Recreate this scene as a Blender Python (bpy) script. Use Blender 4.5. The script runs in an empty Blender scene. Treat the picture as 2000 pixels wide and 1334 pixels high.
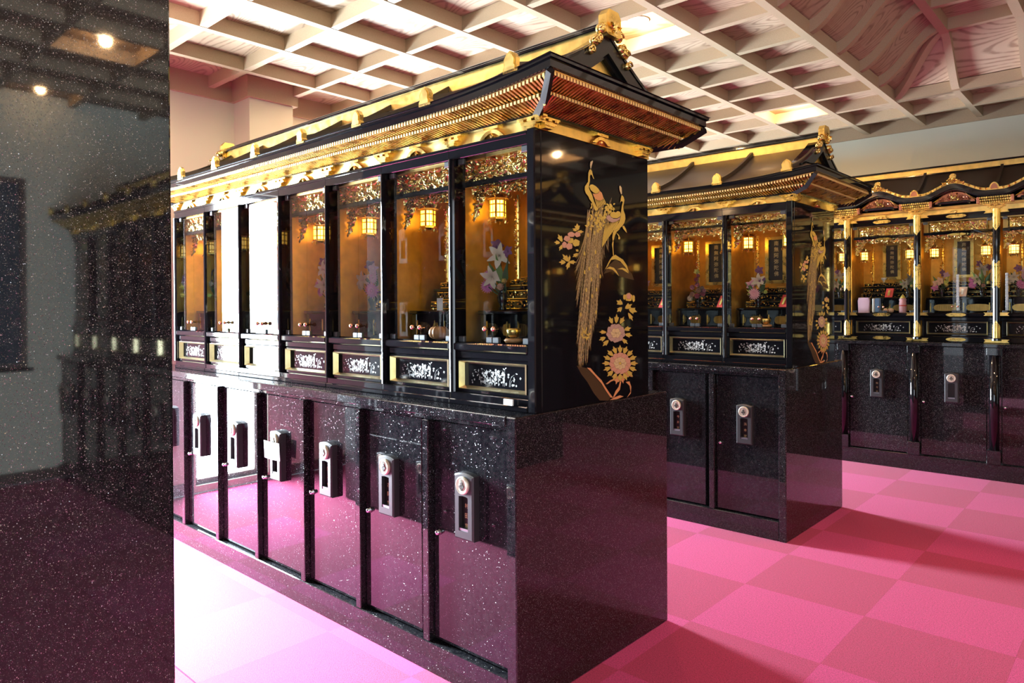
import bpy, math, random
from mathutils import Vector, Matrix, noise
R = math.radians
scene = bpy.context.scene
COL = scene.collection
rng = random.Random(7)

# ------------------------------------------------------------------ camera, world, sun, exposure
cam_d = bpy.data.cameras.new('camera'); cam = bpy.data.objects.new('camera', cam_d); COL.objects.link(cam)
cam_d.sensor_width = 36.0; cam_d.sensor_fit = 'HORIZONTAL'; cam_d.lens = 1375.80 / 2000 * 36; cam_d.shift_y = -0.02866
cam_d.clip_start = 0.05
_f = Vector((-0.67459, 0.738159, -0.007061)); _r = Vector((0.738193, 0.674568, -0.005485)); _u = Vector((-0.000714, 0.008912, 0.99996))
cam.matrix_world = Matrix(((_r.x, _u.x, -_f.x, 1.56897), (_r.y, _u.y, -_f.y, -1.73296), (_r.z, _u.z, -_f.z, 1.36884), (0, 0, 0, 1)))
scene.camera = cam
scene.view_settings.view_transform = 'Standard'
scene.view_settings.look = 'None'
scene.view_settings.gamma = 1.0
scene.view_settings.use_curve_mapping = False
scene.view_settings.exposure = 0.0
cy = scene.cycles
cy.use_denoising = True
cy.max_bounces = 9; cy.diffuse_bounces = 4; cy.glossy_bounces = 5; cy.transmission_bounces = 4; cy.transparent_max_bounces = 20
cy.caustics_reflective = False; cy.caustics_refractive = False
cy.sample_clamp_indirect = 5.0; cy.sample_clamp_direct = 0.0
cy.blur_glossy = 0.5

world = bpy.data.worlds.new('world'); scene.world = world; world.use_nodes = True
wb = world.node_tree.nodes['Background']; wb.inputs[0].default_value = (0.75, 0.86, 1.0, 1); wb.inputs[1].default_value = 2.0

def area(name, loc, rot, sx, sy, power, col, spread=180):
    d = bpy.data.lights.new(name, 'AREA'); d.shape = 'RECTANGLE'; d.size = sx; d.size_y = sy
    d.energy = power; d.color = col; d.spread = R(spread)
    o = bpy.data.objects.new(name, d); COL.objects.link(o); o.location = loc; o.rotation_euler = rot
    return o
DAY = (0.80, 0.91, 1.0)
WARM = (1.0, 0.60, 0.28)
# daylight standing in the three corridor windows of the left wall (one per corridor), just outside the panes
area('daylight_window', (-3.90, -0.78, 1.16), (0, R(-90), 0), 2.2, 0.56, 900, DAY)
area('daylight_window', (-4.45, -0.78, 1.60), (0, R(-70), 0), 2.6, 0.62, 2600, DAY)
area('daylight_window', (-3.90, 1.66, 1.20), (0, R(-90), 0), 1.5, 0.65, 700, DAY)
area('daylight_window', (-3.90, 4.05, 1.20), (0, R(-90), 0), 1.5, 0.8, 700, DAY)
# wide daylight-coloured fill light behind the camera, its source unseen
area('unseen_daylight_fill', (2.2, -4.3, 1.5), (R(90), 0, 0), 3.2, 2.2, 70, DAY)

# ------------------------------------------------------------------ materials
def mat(name, col=(.5, .5, .5), rough=.5, metal=0, coat=0, emit=None, es=0, spec=.5, ior=None):
    m = bpy.data.materials.new(name); m.use_nodes = True
    b = m.node_tree.nodes['Principled BSDF']
    b.inputs['Base Color'].default_value = (*col, 1); b.inputs['Roughness'].default_value = rough
    b.inputs['Metallic'].default_value = metal; b.inputs['Coat Weight'].default_value = coat
    b.inputs['Specular IOR Level'].default_value = spec
    if ior: b.inputs['IOR'].default_value = ior
    if emit: b.inputs['Emission Color'].default_value = (*emit, 1); b.inputs['Emission Strength'].default_value = es
    return m
class NT:
    def __init__(s, m): s.t = m.node_tree; s.b = s.t.nodes.get('Principled BSDF')
    def n(s, typ, **kw):
        x = s.t.nodes.new(typ)
        for k, v in kw.items():
            if k in ('operation', 'data_type', 'blend_type', 'feature', 'wave_type', 'bands_direction', 'noise_dimensions', 'voronoi_dimensions'): setattr(x, k, v)
            else: x.inputs[k].default_value = v
        return x
    def l(s, a, b): s.t.links.new(a, b)
    def ramp(s, src, stops):
        r = s.t.nodes.new('ShaderNodeValToRGB'); e = r.color_ramp.elements
        while len(e) < len(stops): e.new(.5)
        for k, (p, c) in enumerate(stops): e[k].position = p; e[k].color = (*c, 1) if len(c) == 3 else c
        s.l(src, r.inputs[0]); return r
    def pos(s): return s.n('ShaderNodeNewGeometry').outputs['Position']
    def obj(s): return s.n('ShaderNodeTexCoord').outputs['Object']

def granite():
    m = mat('black_galaxy_granite', (.011, .011, .013), .045, ior=1.52); t = NT(m)
    p = t.pos(); g = t.n('ShaderNodeNewGeometry')
    def flakes(scale, thr, rmax):
        v = t.n('ShaderNodeTexVoronoi', Scale=scale); t.l(p, v.inputs['Vector'])
        sep = t.n('ShaderNodeSeparateColor'); t.l(v.outputs['Color'], sep.inputs[0])
        big = t.n('ShaderNodeMath', operation='GREATER_THAN'); t.l(sep.outputs[0], big.inputs[0]); big.inputs[1].default_value = thr
        rad = t.n('ShaderNodeMath', operation='MULTIPLY'); t.l(sep.outputs[1], rad.inputs[0]); rad.inputs[1].default_value = rmax
        near = t.n('ShaderNodeMath', operation='LESS_THAN'); t.l(v.outputs['Distance'], near.inputs[0]); t.l(rad.outputs[0], near.inputs[1])
        fl = t.n('ShaderNodeMath', operation='MULTIPLY'); t.l(big.outputs[0], fl.inputs[0]); t.l(near.outputs[0], fl.inputs[1])
        return fl, v
    f1, v1 = flakes(360.0, .88, .38); f2, v2 = flakes(620.0, .70, .50)
    fl = t.n('ShaderNodeMath', operation='MAXIMUM'); t.l(f1.outputs[0], fl.inputs[0]); t.l(f2.outputs[0], fl.inputs[1])
    nz = t.n('ShaderNodeTexNoise', Scale=60.0, Detail=3.0); t.l(p, nz.inputs['Vector'])
    base = t.ramp(nz.outputs[0], [(.35, (.006, .006, .008)), (.7, (.018, .018, .020))])
    fc = t.n('ShaderNodeMix', data_type='RGBA'); t.l(f1.outputs[0], fc.inputs[0]); fc.inputs[6].default_value = (.20, .205, .22, 1); fc.inputs[7].default_value = (.56, .57, .58, 1)
    mx = t.n('ShaderNodeMix', data_type='RGBA'); t.l(fl.outputs[0], mx.inputs[0]); t.l(base.outputs[0], mx.inputs[6]); t.l(fc.outputs[2], mx.inputs[7])
    t.l(mx.outputs[2], t.b.inputs['Base Color'])
    sub = t.n('ShaderNodeVectorMath', operation='SUBTRACT'); t.l(v2.outputs['Color'], sub.inputs[0]); sub.inputs[1].default_value = (.5, .5, .5)
    sc = t.n('ShaderNodeVectorMath', operation='SCALE'); t.l(sub.outputs[0], sc.inputs[0])
    sca = t.n('ShaderNodeMath', operation='MULTIPLY'); t.l(fl.outputs[0], sca.inputs[0]); sca.inputs[1].default_value = 1.25
    t.l(sca.outputs[0], sc.inputs['Scale'])
    ad = t.n('ShaderNodeVectorMath', operation='ADD'); t.l(g.outputs['Normal'], ad.inputs[0]); t.l(sc.outputs[0], ad.inputs[1])
    no = t.n('ShaderNodeVectorMath', operation='NORMALIZE'); t.l(ad.outputs[0], no.inputs[0]); t.l(no.outputs[0], t.b.inputs['Normal'])
    r = t.n('ShaderNodeMath', operation='MULTIPLY_ADD'); t.l(fl.outputs[0], r.inputs[0]); r.inputs[1].default_value = .33; r.inputs[2].default_value = .03
    t.l(r.outputs[0], t.b.inputs['Roughness'])
    me = t.n('ShaderNodeMath', operation='MULTIPLY'); t.l(fl.outputs[0], me.inputs[0]); me.inputs[1].default_value = .8
    t.l(me.outputs[0], t.b.inputs['Metallic'])
    return m
def gold(name, col, rough, foil=0.0):
    m = mat(name, col, rough, 1.0); t = NT(m)
    nz = t.n('ShaderNodeTexNoise', Scale=22.0, Detail=4.0); t.l(t.pos(), nz.inputs['Vector'])
    r = t.ramp(nz.outputs[0], [(.3, tuple(c * .82 for c in col)), (.7, tuple(min(1, c * 1.1) for c in col))])
    t.l(r.outputs[0], t.b.inputs['Base Color'])
    if foil:
        rr = t.ramp(nz.outputs[0], [(.3, (rough - foil,) * 3), (.7, (rough + foil,) * 3)]); t.l(rr.outputs[0], t.b.inputs['Roughness'])
        bp = t.n('ShaderNodeBump', Strength=.12, Distance=.004); t.l(nz.outputs[0], bp.inputs['Height']); t.l(bp.outputs[0], t.b.inputs['Normal'])
    return m
def wood(name, dark, light, rough=.5, panel=False):
    m = mat(name, light, rough); t = NT(m)
    oi = t.n('ShaderNodeObjectInfo'); cmb = t.n('ShaderNodeCombineXYZ')
    for k in range(3): t.l(oi.outputs['Random'], cmb.inputs[k])
    mul = t.n('ShaderNodeVectorMath', operation='SCALE', Scale=37.0); t.l(cmb.outputs[0], mul.inputs[0])
    ad = t.n('ShaderNodeVectorMath', operation='ADD'); t.l(t.pos(), ad.inputs[0]); t.l(mul.outputs[0], ad.inputs[1])
    sc = t.n('ShaderNodeVectorMath', operation='MULTIPLY'); t.l(ad.outputs[0], sc.inputs[0]); sc.inputs[1].default_value = (1.5, 5.0, 3.0) if panel else (30, 30, 30)
    f = t.n('ShaderNodeTexNoise', Scale=9.0, Detail=4.0); t.l(sc.outputs[0], f.inputs['Vector'])
    if panel:                                     # cathedral grain: sine of a slow noise field, thin dark lines
        nz = t.n('ShaderNodeTexNoise', Scale=.8, Detail=.0, Distortion=.25); t.l(sc.outputs[0], nz.inputs['Vector'])
        wv = t.n('ShaderNodeMath', operation='MULTIPLY'); t.l(nz.outputs[0], wv.inputs[0]); wv.inputs[1].default_value = 120
        sn = t.n('ShaderNodeMath', operation='SINE'); t.l(wv.outputs[0], sn.inputs[0])
        a2 = t.n('ShaderNodeMath', operation='MULTIPLY_ADD'); t.l(sn.outputs[0], a2.inputs[0]); a2.inputs[1].default_value = .5; t.l(f.outputs[0], a2.inputs[2])
        r = t.ramp(a2.outputs[0], [(.50, light), (.80, tuple((l * 3 + d) / 4 for l, d in zip(light, dark))), (1.0, tuple((l + d * 2) / 3 for l, d in zip(light, dark)))])
    else: r = t.ramp(f.outputs[0], [(.35, tuple((l * 2 + d) / 3 for l, d in zip(light, dark))), (.62, light)])
    t.l(r.outputs[0], t.b.inputs['Base Color'])
    return m
def carpet(name, col):
    m = mat(name, col, .95, spec=.15); t = NT(m); p = t.pos()
    nz = t.n('ShaderNodeTexNoise', Scale=330.0, Detail=2.0); t.l(p, nz.inputs['Vector'])
    n2 = t.n('ShaderNodeTexNoise', Scale=120.0, Detail=3.0); t.l(p, n2.inputs['Vector'])
    mxx = t.n('ShaderNodeMath', operation='MULTIPLY_ADD'); t.l(n2.outputs[0], mxx.inputs[0]); mxx.inputs[1].default_value = .30; t.l(nz.outputs[0], mxx.inputs[2])
    r = t.ramp(mxx.outputs[0], [(.45, tuple(c * .36 for c in col)), (.68, col), (.9, tuple(min(1, c * 1.3 + .012) for c in col))])
    t.l(r.outputs[0], t.b.inputs['Base Color'])
    bp = t.n('ShaderNodeBump', Strength=.5, Distance=.004); t.l(nz.outputs[0], bp.inputs['Height']); t.l(bp.outputs[0], t.b.inputs['Normal'])
    t.b.inputs['Sheen Weight'].default_value = .15
    return m
def glass(name, tint=(.93, .96, .96)):
    m = bpy.data.materials.new(name); m.use_nodes = True; t = m.node_tree; t.nodes.clear()
    o = t.nodes.new('ShaderNodeOutputMaterial'); a = t.nodes.new('ShaderNodeBsdfTransparent'); a.inputs[0].default_value = (*tint, 1)
    g = t.nodes.new('ShaderNodeBsdfGlossy'); g.inputs['Roughness'].default_value = .0; g.inputs[0].default_value = (1, 1, 1, 1)
    f = t.nodes.new('ShaderNodeFresnel'); f.inputs[0].default_value = 1.5
    gm = t.nodes.new('ShaderNodeNewGeometry'); iv = t.nodes.new('ShaderNodeMath'); iv.operation = 'SUBTRACT'; iv.inputs[0].default_value = 1.0
    t.links.new(gm.outputs['Backfacing'], iv.inputs[1]); ml = t.nodes.new('ShaderNodeMath'); ml.operation = 'MULTIPLY'; t.links.new(f.outputs[0], ml.inputs[0]); t.links.new(iv.outputs[0], ml.inputs[1])
    x = t.nodes.new('ShaderNodeMixShader'); t.links.new(ml.outputs[0], x.inputs[0]); t.links.new(a.outputs[0], x.inputs[1]); t.links.new(g.outputs[0], x.inputs[2])
    t.links.new(x.outputs[0], o.inputs[0]); return m
def plaster(name, col):
    m = mat(name, col, .8, spec=.2); t = NT(m)
    nz = t.n('ShaderNodeTexNoise', Scale=40.0, Detail=5.0); t.l(t.pos(), nz.inputs['Vector'])
    bp = t.n('ShaderNodeBump', Strength=.08, Distance=.003); t.l(nz.outputs[0], bp.inputs['Height']); t.l(bp.outputs[0], t.b.inputs['Normal'])
    return m
M = {}
M['granite'] = granite()
M['lacquer'] = mat('black_lacquer', (.006, .006, .008), .04, ior=1.55)
M['lacquer_dull'] = mat('black_lacquer_satin', (.012, .011, .012), .22, ior=1.5)
M['soot'] = mat('dull_black_lacquer', (.014, .011, .012), .6, spec=.08)
M['roof'] = mat('dark_brown_lacquered_roof', (.035, .026, .022), .30, ior=1.5)
M['gold'] = gold('gold_leaf', (.93, .66, .20), .30, .1)
M['foil'] = gold('gold_foil_board', (.90, .66, .22), .36, .08)
M['carved'] = gold('carved_gilding', (.95, .68, .25), .22)
M['antique'] = gold('antique_gold', (.62, .38, .12), .34)
M['copperred'] = gold('reddish_bronze', (.52, .22, .14), .35)
M['amber'] = gold('amber_gold_wall', (.80, .47, .10), .52, .05)
M['wood'] = wood('pale_cedar_beam', (.36, .25, .15), (.54, .41, .27), .5)
M['panel'] = wood('cedar_ceiling_board', (.24, .14, .09), (.54, .40, .28), .42, True)
M['wall'] = plaster('cream_plaster', (.80, .81, .68))
M['carpet_a'] = carpet('carpet_light_tile', (.62, .050, .24))
M['carpet_b'] = carpet('carpet_dark_tile', (.50, .036, .15))
M['glass'] = glass('clear_glass')
M['chrome'] = mat('chrome', (.85, .85, .86), .12, 1)
M['steel'] = mat('grey_steel', (.35, .37, .40), .35, 1)
M['clip'] = mat('grey_clip', (.10, .11, .12), .3, .6)
M['copper'] = mat('rose_copper_knob', (.85, .50, .36), .18, 1)
M['bronze'] = mat('dark_bronze_plate', (.062, .064, .068), .42, .55)
M['emblem'] = mat('pale_gold_emblem', (.74, .68, .54), .4, .4)
M['darkmark'] = mat('dark_mark', (.03, .022, .018), .5)
M['ink_gold'] = mat('gilt_lettering', (.80, .62, .32), .4, .4)
M['silverink'] = mat('mother_of_pearl_inlay', (.78, .78, .76), .3)
M['blackboard'] = mat('black_recess', (.012, .010, .010), .3)
M['scroll'] = mat('dark_scroll_cloth', (.035, .030, .030), .7)
M['lamp'] = mat('amber_lamp_paper', (.9, .6, .2), .6, emit=(1.0, .55, .09), es=9)
M['bulb'] = mat('downlight_lens', (1, 1, 1), .3, emit=(1.0, .82, .58), es=60)
M['white'] = mat('white_paint', (.85, .84, .80), .4)
M['paper'] = mat('white_paper', (.88, .88, .86), .7)
M['pk_gold'] = mat('maki_e_gold', (.70, .56, .12), .38, .35)
M['pk_cream'] = mat('maki_e_pale_gold', (.68, .58, .32), .45, .2)
M['pk_line'] = mat('maki_e_outline', (.10, .055, .025), .5)
M['pale_gold'] = gold('pale_gold_moulding', (.96, .84, .52), .28)
M['gilt_end'] = mat('gilt_rafter_end', (.88, .66, .28), .42, .55)
M['pk_rose'] = mat('maki_e_rose', (.60, .34, .24), .5, .1)
M['pk_orange'] = mat('maki_e_orange', (.72, .36, .15), .45, .2)
M['pk_mauve'] = mat('maki_e_mauve', (.46, .33, .28), .5, .1)
M['pk_brown'] = mat('maki_e_brown', (.060, .038, .014), .5, .2)
M['pk_strand'] = mat('maki_e_bronze', (.36, .26, .09), .42, .35)
M['locker'] = mat('pale_grey_locker_door', (.62, .65, .67), .35, .2)
def petal(name, c): 
    m = mat(name, c, .55, spec=.3); m.node_tree.nodes['Principled BSDF'].inputs['Sheen Weight'].default_value = .2; return m
for k, c in dict(white=(.56, .49, .36), pink=(.74, .38, .42), rosepink=(.62, .18, .24), peach=(.74, .48, .32), yellow=(.66, .50, .10), purple=(.20, .08, .17), magenta=(.58, .18, .38), green=(.13, .22, .06), darkgreen=(.05, .10, .04), lime=(.45, .50, .10), mauve=(.55, .33, .40)).items():
    M['f_' + k] = petal('petal_' + k, c)
M['red'] = mat('red_book_cover', (.62, .05, .04), .5)
M['blue'] = mat('blue_cloth', (.14, .24, .42), .6)
M['fruit'] = mat('peach_skin', (.80, .48, .32), .45)
M['pumpkin'] = mat('ribbed_orange_fruit', (.55, .24, .09), .45)
M['crystal'] = mat('frosted_crystal', (.78, .80, .86), .12, .2)
M['daypane'] = glass('window_glass', (.96, .97, .97))
M['dimpane'] = mat('dim_shaded_window_pane', (.10, .13, .16), .12)
M['frame'] = mat('brown_window_frame', (.10, .06, .045), .4)

# ------------------------------------------------------------------ helpers
class MB:
    def __init__(s): s.v = []; s.f = []
    def add(s, vs, fs):
        o = len(s.v); s.v += [tuple(v) for v in vs]; s.f += [tuple(i + o for i in f) for f in fs]; return s
    def box(s, x0, x1, y0, y1, z0, z1):
        return s.add([(x0, y0, z0), (x1, y0, z0), (x1, y1, z0), (x0, y1, z0), (x0, y0, z1), (x1, y0, z1), (x1, y1, z1), (x0, y1, z1)],
                     [(0, 3, 2, 1), (4, 5, 6, 7), (0, 1, 5, 4), (1, 2, 6, 5), (2, 3, 7, 6), (3, 0, 4, 7)])
    def cbox(s, x0, x1, y0, y1, z0, z1, c):      # box with chamfered edges
        xs = (x0, x0 + c, x1 - c, x1); ys = (y0, y0 + c, y1 - c, y1); zs = (z0, z0 + c, z1 - c, z1)
        V = {}
        vs = []
        def k(i, j, l):
            if (i, j, l) not in V: V[(i, j, l)] = len(vs); vs.append((xs[i], ys[j], zs[l]))
            return V[(i, j, l)]
        fs = []
        for a, b in ((0, 0), (3, 1)):
            for ax in range(3):
                def q(u, w):
                    t = [0, 0, 0]; t[ax] = a; t[(ax + 1) % 3] = u; t[(ax + 2) % 3] = w; return k(*t)
                F = [q(1, 1), q(2, 1), q(2, 2), q(1, 2)]
                fs.append(F if b else F[::-1])
        for ax in range(3):
            for a in (0, 3):
                for b in (0, 3):
                    ai, bi = (1 if a == 0 else 2), (1 if b == 0 else 2)
                    def q(l, A):
                        t = [0, 0, 0]; t[ax] = l
                        if A: t[(ax + 1) % 3] = a; t[(ax + 2) % 3] = bi
                        else: t[(ax + 1) % 3] = ai; t[(ax + 2) % 3] = b
                        return k(*t)
                    F = [q(1, True), q(2, True), q(2, False), q(1, False)]
                    fs.append(F if (a == 3) != (b == 3) else F[::-1])
        for a in (0, 3):
            for b in (0, 3):
                for c2 in (0, 3):
                    A, B, C_ = [1 if t == 0 else 2 for t in (a, b, c2)]
                    F = [k(a, B, C_), k(A, b, C_), k(A, B, c2)]
                    neg = (a == 0) + (b == 0) + (c2 == 0)
                    fs.append(F if neg % 2 == 0 else F[::-1])
        return s.add(vs, fs)
    def prism(s, poly, axis, a, b):              # poly in the two other axes (cyclic order), from a to b along axis
        n = len(poly); vs = []
        for t in (a, b):
            for p, q in poly:
                w = [0, 0, 0]; w[axis] = t; w[(axis + 1) % 3] = p; w[(axis + 2) % 3] = q; vs.append(tuple(w))
        ar = sum(poly[i][0] * poly[(i + 1) % n][1] - poly[(i + 1) % n][0] * poly[i][1] for i in range(n))
        fs = [tuple(range(n))[::-1], tuple(range(n, 2 * n))] + [(i, (i + 1) % n, n + (i + 1) % n, n + i) for i in range(n)]
        if (ar < 0) != (b < a): fs = [f[::-1] for f in fs]
        return s.add(vs, fs)
    def tube(s, pts, r, n=8, cap=True):
        pts = [Vector(p) for p in pts]; rr = r if isinstance(r, (list, tuple)) else [r] * len(pts)
        vs = []; up = Vector((0, 0, 1))
        for i, p in enumerate(pts):
            t = (pts[min(i + 1, len(pts) - 1)] - pts[max(i - 1, 0)]).normalized()
            u = up if abs(t.dot(up)) < .95 else Vector((1, 0, 0))
            a = t.cross(u).normalized(); b = a.cross(t)
            for k in range(n):
                th = 2 * math.pi * k / n; vs.append(p + rr[i] * (math.cos(th) * a + math.sin(th) * b))
        fs = []
        for i in range(len(pts) - 1):
            for k in range(n):
                fs.append((i * n + k, i * n + (k + 1) % n, (i + 1) * n + (k + 1) % n, (i + 1) * n + k))
        if cap: fs += [tuple(range(n))[::-1], tuple(range((len(pts) - 1) * n, len(pts) * n))]
        return s.add(vs, [f[::-1] for f in fs])
    def lathe(s, prof, c=(0, 0, 0), n=12, axis=2, ph=0.0):   # prof: (r, h)
        vs = []; m = len(prof)
        for r, h in prof:
            for k in range(n):
                th = ph + 2 * math.pi * k / n; w = [0, 0, 0]; w[axis] = h; w[(axis + 1) % 3] = r * math.cos(th); w[(axis + 2) % 3] = r * math.sin(th)
                vs.append((w[0] + c[0], w[1] + c[1], w[2] + c[2]))
        fs = [(i * n + k, i * n + (k + 1) % n, (i + 1) * n + (k + 1) % n, (i + 1) * n + k) for i in range(m - 1) for k in range(n)]
        fs += [tuple(range(n))[::-1], tuple(range((m - 1) * n, m * n))]
        return s.add(vs, fs)
    def ball(s, c, r, n=8, sz=1.0):
        pr = [(r * math.sin(math.pi * i / (n - 2)) + 1e-5, -r * sz * math.cos(math.pi * i / (n - 2))) for i in range(n - 1)]
        return s.lathe(pr, c, n)
    def leaf(s, c, d, up, L, W, bend=.25):        # a folded, bent leaf shard
        d = Vector(d).normalized(); up = Vector(up); a = d.cross(up)
        if a.length < 1e-4: a = d.orthogonal()
        a.normalize(); nrm = a.cross(d); c = Vector(c)
        m1 = c + d * L * .45 + nrm * L * bend; tip = c + d * L + nrm * L * bend * .2
        l = c + d * L * .4 + a * W; r = c + d * L * .4 - a * W
        return s.add([c, l, tip, r, m1], [(0, 4, 1), (1, 4, 2), (2, 4, 3), (3, 4, 0)])
    def grid(s, fn, nu, nv):
        vs = [fn(i / nu, j / nv) for j in range(nv + 1) for i in range(nu + 1)]
        fs = [(j * (nu + 1) + i, j * (nu + 1) + i + 1, (j + 1) * (nu + 1) + i + 1, (j + 1) * (nu + 1) + i) for j in range(nv) for i in range(nu)]
        return s.add(vs, fs)
    def sweep(s, pts, sec):                       # section (a across y, b up z) swept along a path in the x-z plane
        n = len(sec); vs = []
        for i, (x, z) in enumerate(pts):
            for a, b in sec: vs.append((x, a, z + b))
        fs = [(i * n + k, i * n + (k + 1) % n, (i + 1) * n + (k + 1) % n, (i + 1) * n + k) for i in range(len(pts) - 1) for k in range(n)]
        fs += [tuple(range(n))[::-1], tuple(range((len(pts) - 1) * n, len(pts) * n))]
        return s.add(vs, fs)
def mesh(name, mb, m, smooth=False):
    me = bpy.data.meshes.new(name); me.from_pydata(mb.v, [], mb.f); me.materials.append(M[m] if isinstance(m, str) else m)
    if smooth: me.polygons.foreach_set('use_smooth', [True] * len(me.polygons))
    me.validate(); me.update(); return me
def obj(name, mb, m=None, parent=None, loc=None, smooth=False, rot=None, sc=None, kind=None, label=None):
    me = mb if isinstance(mb, bpy.types.Mesh) else mesh(name, mb, m, smooth)
    o = bpy.data.objects.new(name, me); COL.objects.link(o)
    if parent: o.parent = parent
    if loc is not None: o.location = loc
    if rot is not None: o.rotation_euler = rot
    if sc is not None: o.scale = sc if isinstance(sc, (tuple, list)) else (sc,) * 3
    if kind: o['kind'] = kind
    if label: o['label'] = label
    return o
def tag(o, label, cat, group=None):
    o['label'] = label; o['category'] = cat
    if group: o['group'] = group
    return o
def thing(name, label, cat, loc=(0, 0, 0), group=None, rotz=0):
    o = bpy.data.objects.new(name, None); COL.objects.link(o); o.location = loc; o.rotation_euler = (0, 0, rotz); o.empty_display_size = .05
    return tag(o, label, cat, group)
KIDS = {}
def children(o): return [c for c in bpy.data.objects if c.parent == o]
def snapshot(o):                                  # the tree below a thing, read once, then copied as often as needed
    return (o, [snapshot(c) for c in o.children])
def dup(tree, loc=None, label=None, group=None, parent=None, rotz=None):
    o, kids = tree; c = o.copy(); COL.objects.link(c)
    if parent is not None: c.parent = parent
    if loc is not None: c.location = loc
    if rotz is not None: c.rotation_euler = (0, 0, rotz)
    if label: c['label'] = label
    if group: c['group'] = group
    for k in kids: dup(k, parent=c)
    return c
def struct(o): o['kind'] = 'structure'; return o
ORD = ['first', 'second', 'third', 'fourth', 'fifth', 'sixth', 'seventh', 'eighth', 'ninth', 'tenth', 'eleventh']
FONT_CACHE = {}
def glyph(ch, m):                                 # one character as a thin mesh, centred, unit height, in the x-z plane facing -y
    if (ch, m) in FONT_CACHE: return FONT_CACHE[(ch, m)]
    c = bpy.data.curves.new('glyph', 'FONT'); c.body = ch; c.extrude = .03; c.resolution_u = 2
    o = bpy.data.objects.new('glyph', c); COL.objects.link(o)
    dg = bpy.context.evaluated_depsgraph_get(); dg.update()
    me = bpy.data.meshes.new_from_object(o.evaluated_get(dg)); bpy.data.objects.remove(o)
    xs = [v.co.x for v in me.vertices]; ys = [v.co.y for v in me.vertices]
    cx, cyy = (max(xs) + min(xs)) / 2, (max(ys) + min(ys)) / 2; h = max(max(ys) - min(ys), max(xs) - min(xs))
    for v in me.vertices: v.co = Vector(((v.co.x - cx) / h, -v.co.z / h, (v.co.y - cyy) / h))
    me.materials.clear(); me.materials.append(M[m]); me.name = 'character'; FONT_CACHE[(ch, m)] = me
    return me
UNIT = mesh('unit_box', MB().box(-.5, .5, -.5, .5, -.5, .5), 'wood')
def unit_mesh(m):
    k = ('unit', m)
    if k not in KIDS: me = UNIT.copy(); me.materials.clear(); me.materials.append(M[m]); KIDS[k] = me
    return KIDS[k]
def ubox(name, x0, x1, y0, y1, z0, z1, m, parent=None):
    return obj(name, unit_mesh(m), None, parent, ((x0 + x1) / 2, (y0 + y1) / 2, (z0 + z1) / 2), sc=(x1 - x0, y1 - y0, z1 - z0))
# ------------------------------------------------------------------ the room
XW, XE, YS, YN, ZC = -3.70, 5.05, -4.5, 5.70, 3.03
XL = [-3.137, -2.597, -2.065, -1.53, -1.02, -.50, -.022, .421, .87, 1.32, 1.77, 2.22, 2.67, 3.12, 3.60, 4.08, 4.56]
YL = [-.98, -.43, .119, .664, 1.226, 1.724, 2.222, 2.724, 3.222, 3.709, 4.177, 4.671, 5.221]
fl = struct(obj('floor', MB().box(XW, XE, YS, YN, -.10, -.008), 'carpet_b'))
tile_m = {}
for k in 'ab':
    tile_m[k] = mesh('carpet_tile', MB().box(-.2733, .2733, -.2763, .2763, -.008, 0.0), 'carpet_' + k)
for i in range(-6, 10):
    for j in range(-4, 9):
        x = .3495 + .547 * i; y = 1.868 + .553 * j
        if x - .28 < XW or x + .28 > XE or y + .28 > YN: continue
        if x < -.40 and (.28 < y < .70 or 2.6 < y < 3.0 or -1.9 < y < -1.4): continue     # wholly under a cabinet row
        obj('carpet_tile', tile_m['b' if (i + j) % 2 == 0 else 'a'], None, fl, (x, y, 0))
def wall_with_holes(name, axis, pos, thick, a0, a1, z1, holes, m):
    mb = MB(); cuts = sorted(holes); cur = a0
    def put(p, q, za, zb):
        if q - p < 1e-4 or zb - za < 1e-4: return
        (mb.box(min(pos, pos + thick), max(pos, pos + thick), p, q, za, zb) if axis == 0 else mb.box(p, q, min(pos, pos + thick), max(pos, pos + thick), za, zb))
    for (p, q, za, zb) in cuts:
        put(cur, p, 0, z1); put(p, q, 0, za); put(p, q, zb, z1); cur = q
    put(cur, a1, 0, z1)
    return struct(obj(name, mb, m))
WIN_W = [(-1.06, -.48, .05, 2.28), (1.34, 1.98, .45, 2.0), (3.65, 4.45, .45, 2.0)]
wall_left = wall_with_holes('wall_left', 0, XW, -.15, YS, YN, 3.1, WIN_W, 'wall')
obj('wall_column', MB().box(XW, -3.455, .855, 1.215, 0, ZC), 'wall', wall_left)
WIN_E = [(-1.10, -.20, .91, 2.41)]
wall_right = wall_with_holes('wall_right', 0, XE, .15, YS, YN, 3.1, WIN_E, 'wall')
wall_far = struct(obj('wall_far', MB().box(XW - .15, XE + .15, YN, YN + .15, 0, 3.6), 'wall'))
wall_near = wall_with_holes('wall_near', 1, YS, -.15, XW - .15, XE + .15, 3.1, [(.6, 3.8, .05, 2.5)], 'wall')
def window(n, x, y0, y1, z0, z1, pane, out):
    w = struct(obj('window_%d' % n, MB().box(x, x + out * .06, y0, y0 + .035, z0, z1).box(x, x + out * .06, y1 - .035, y1, z0, z1)
        .box(x, x + out * .06, y0 + .035, y1 - .035, z0, z0 + .035).box(x, x + out * .06, y0 + .035, y1 - .035, z1 - .035, z1), 'frame'))
    obj('pane', MB().box(x + out * .028, x + out * .034, y0 + .035, y1 - .035, z0 + .035, z1 - .035), pane, w)
    obj('window_sill', MB().box(x - out * .03, x + out * .06, y0 - .04, y1 + .04, z0 - .03, z0), 'frame', w)
for k, (a, b, c, d) in enumerate(WIN_W): window(k + 1, XW - .05, a, b, c, d, 'daypane', -1)
window(4, XE + .03, *WIN_E[0], 'dimpane', 1)
struct(obj('baseboard_right', MB().box(XE - .015, XE, YS, YN, 0, .09), 'frame'))
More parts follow.
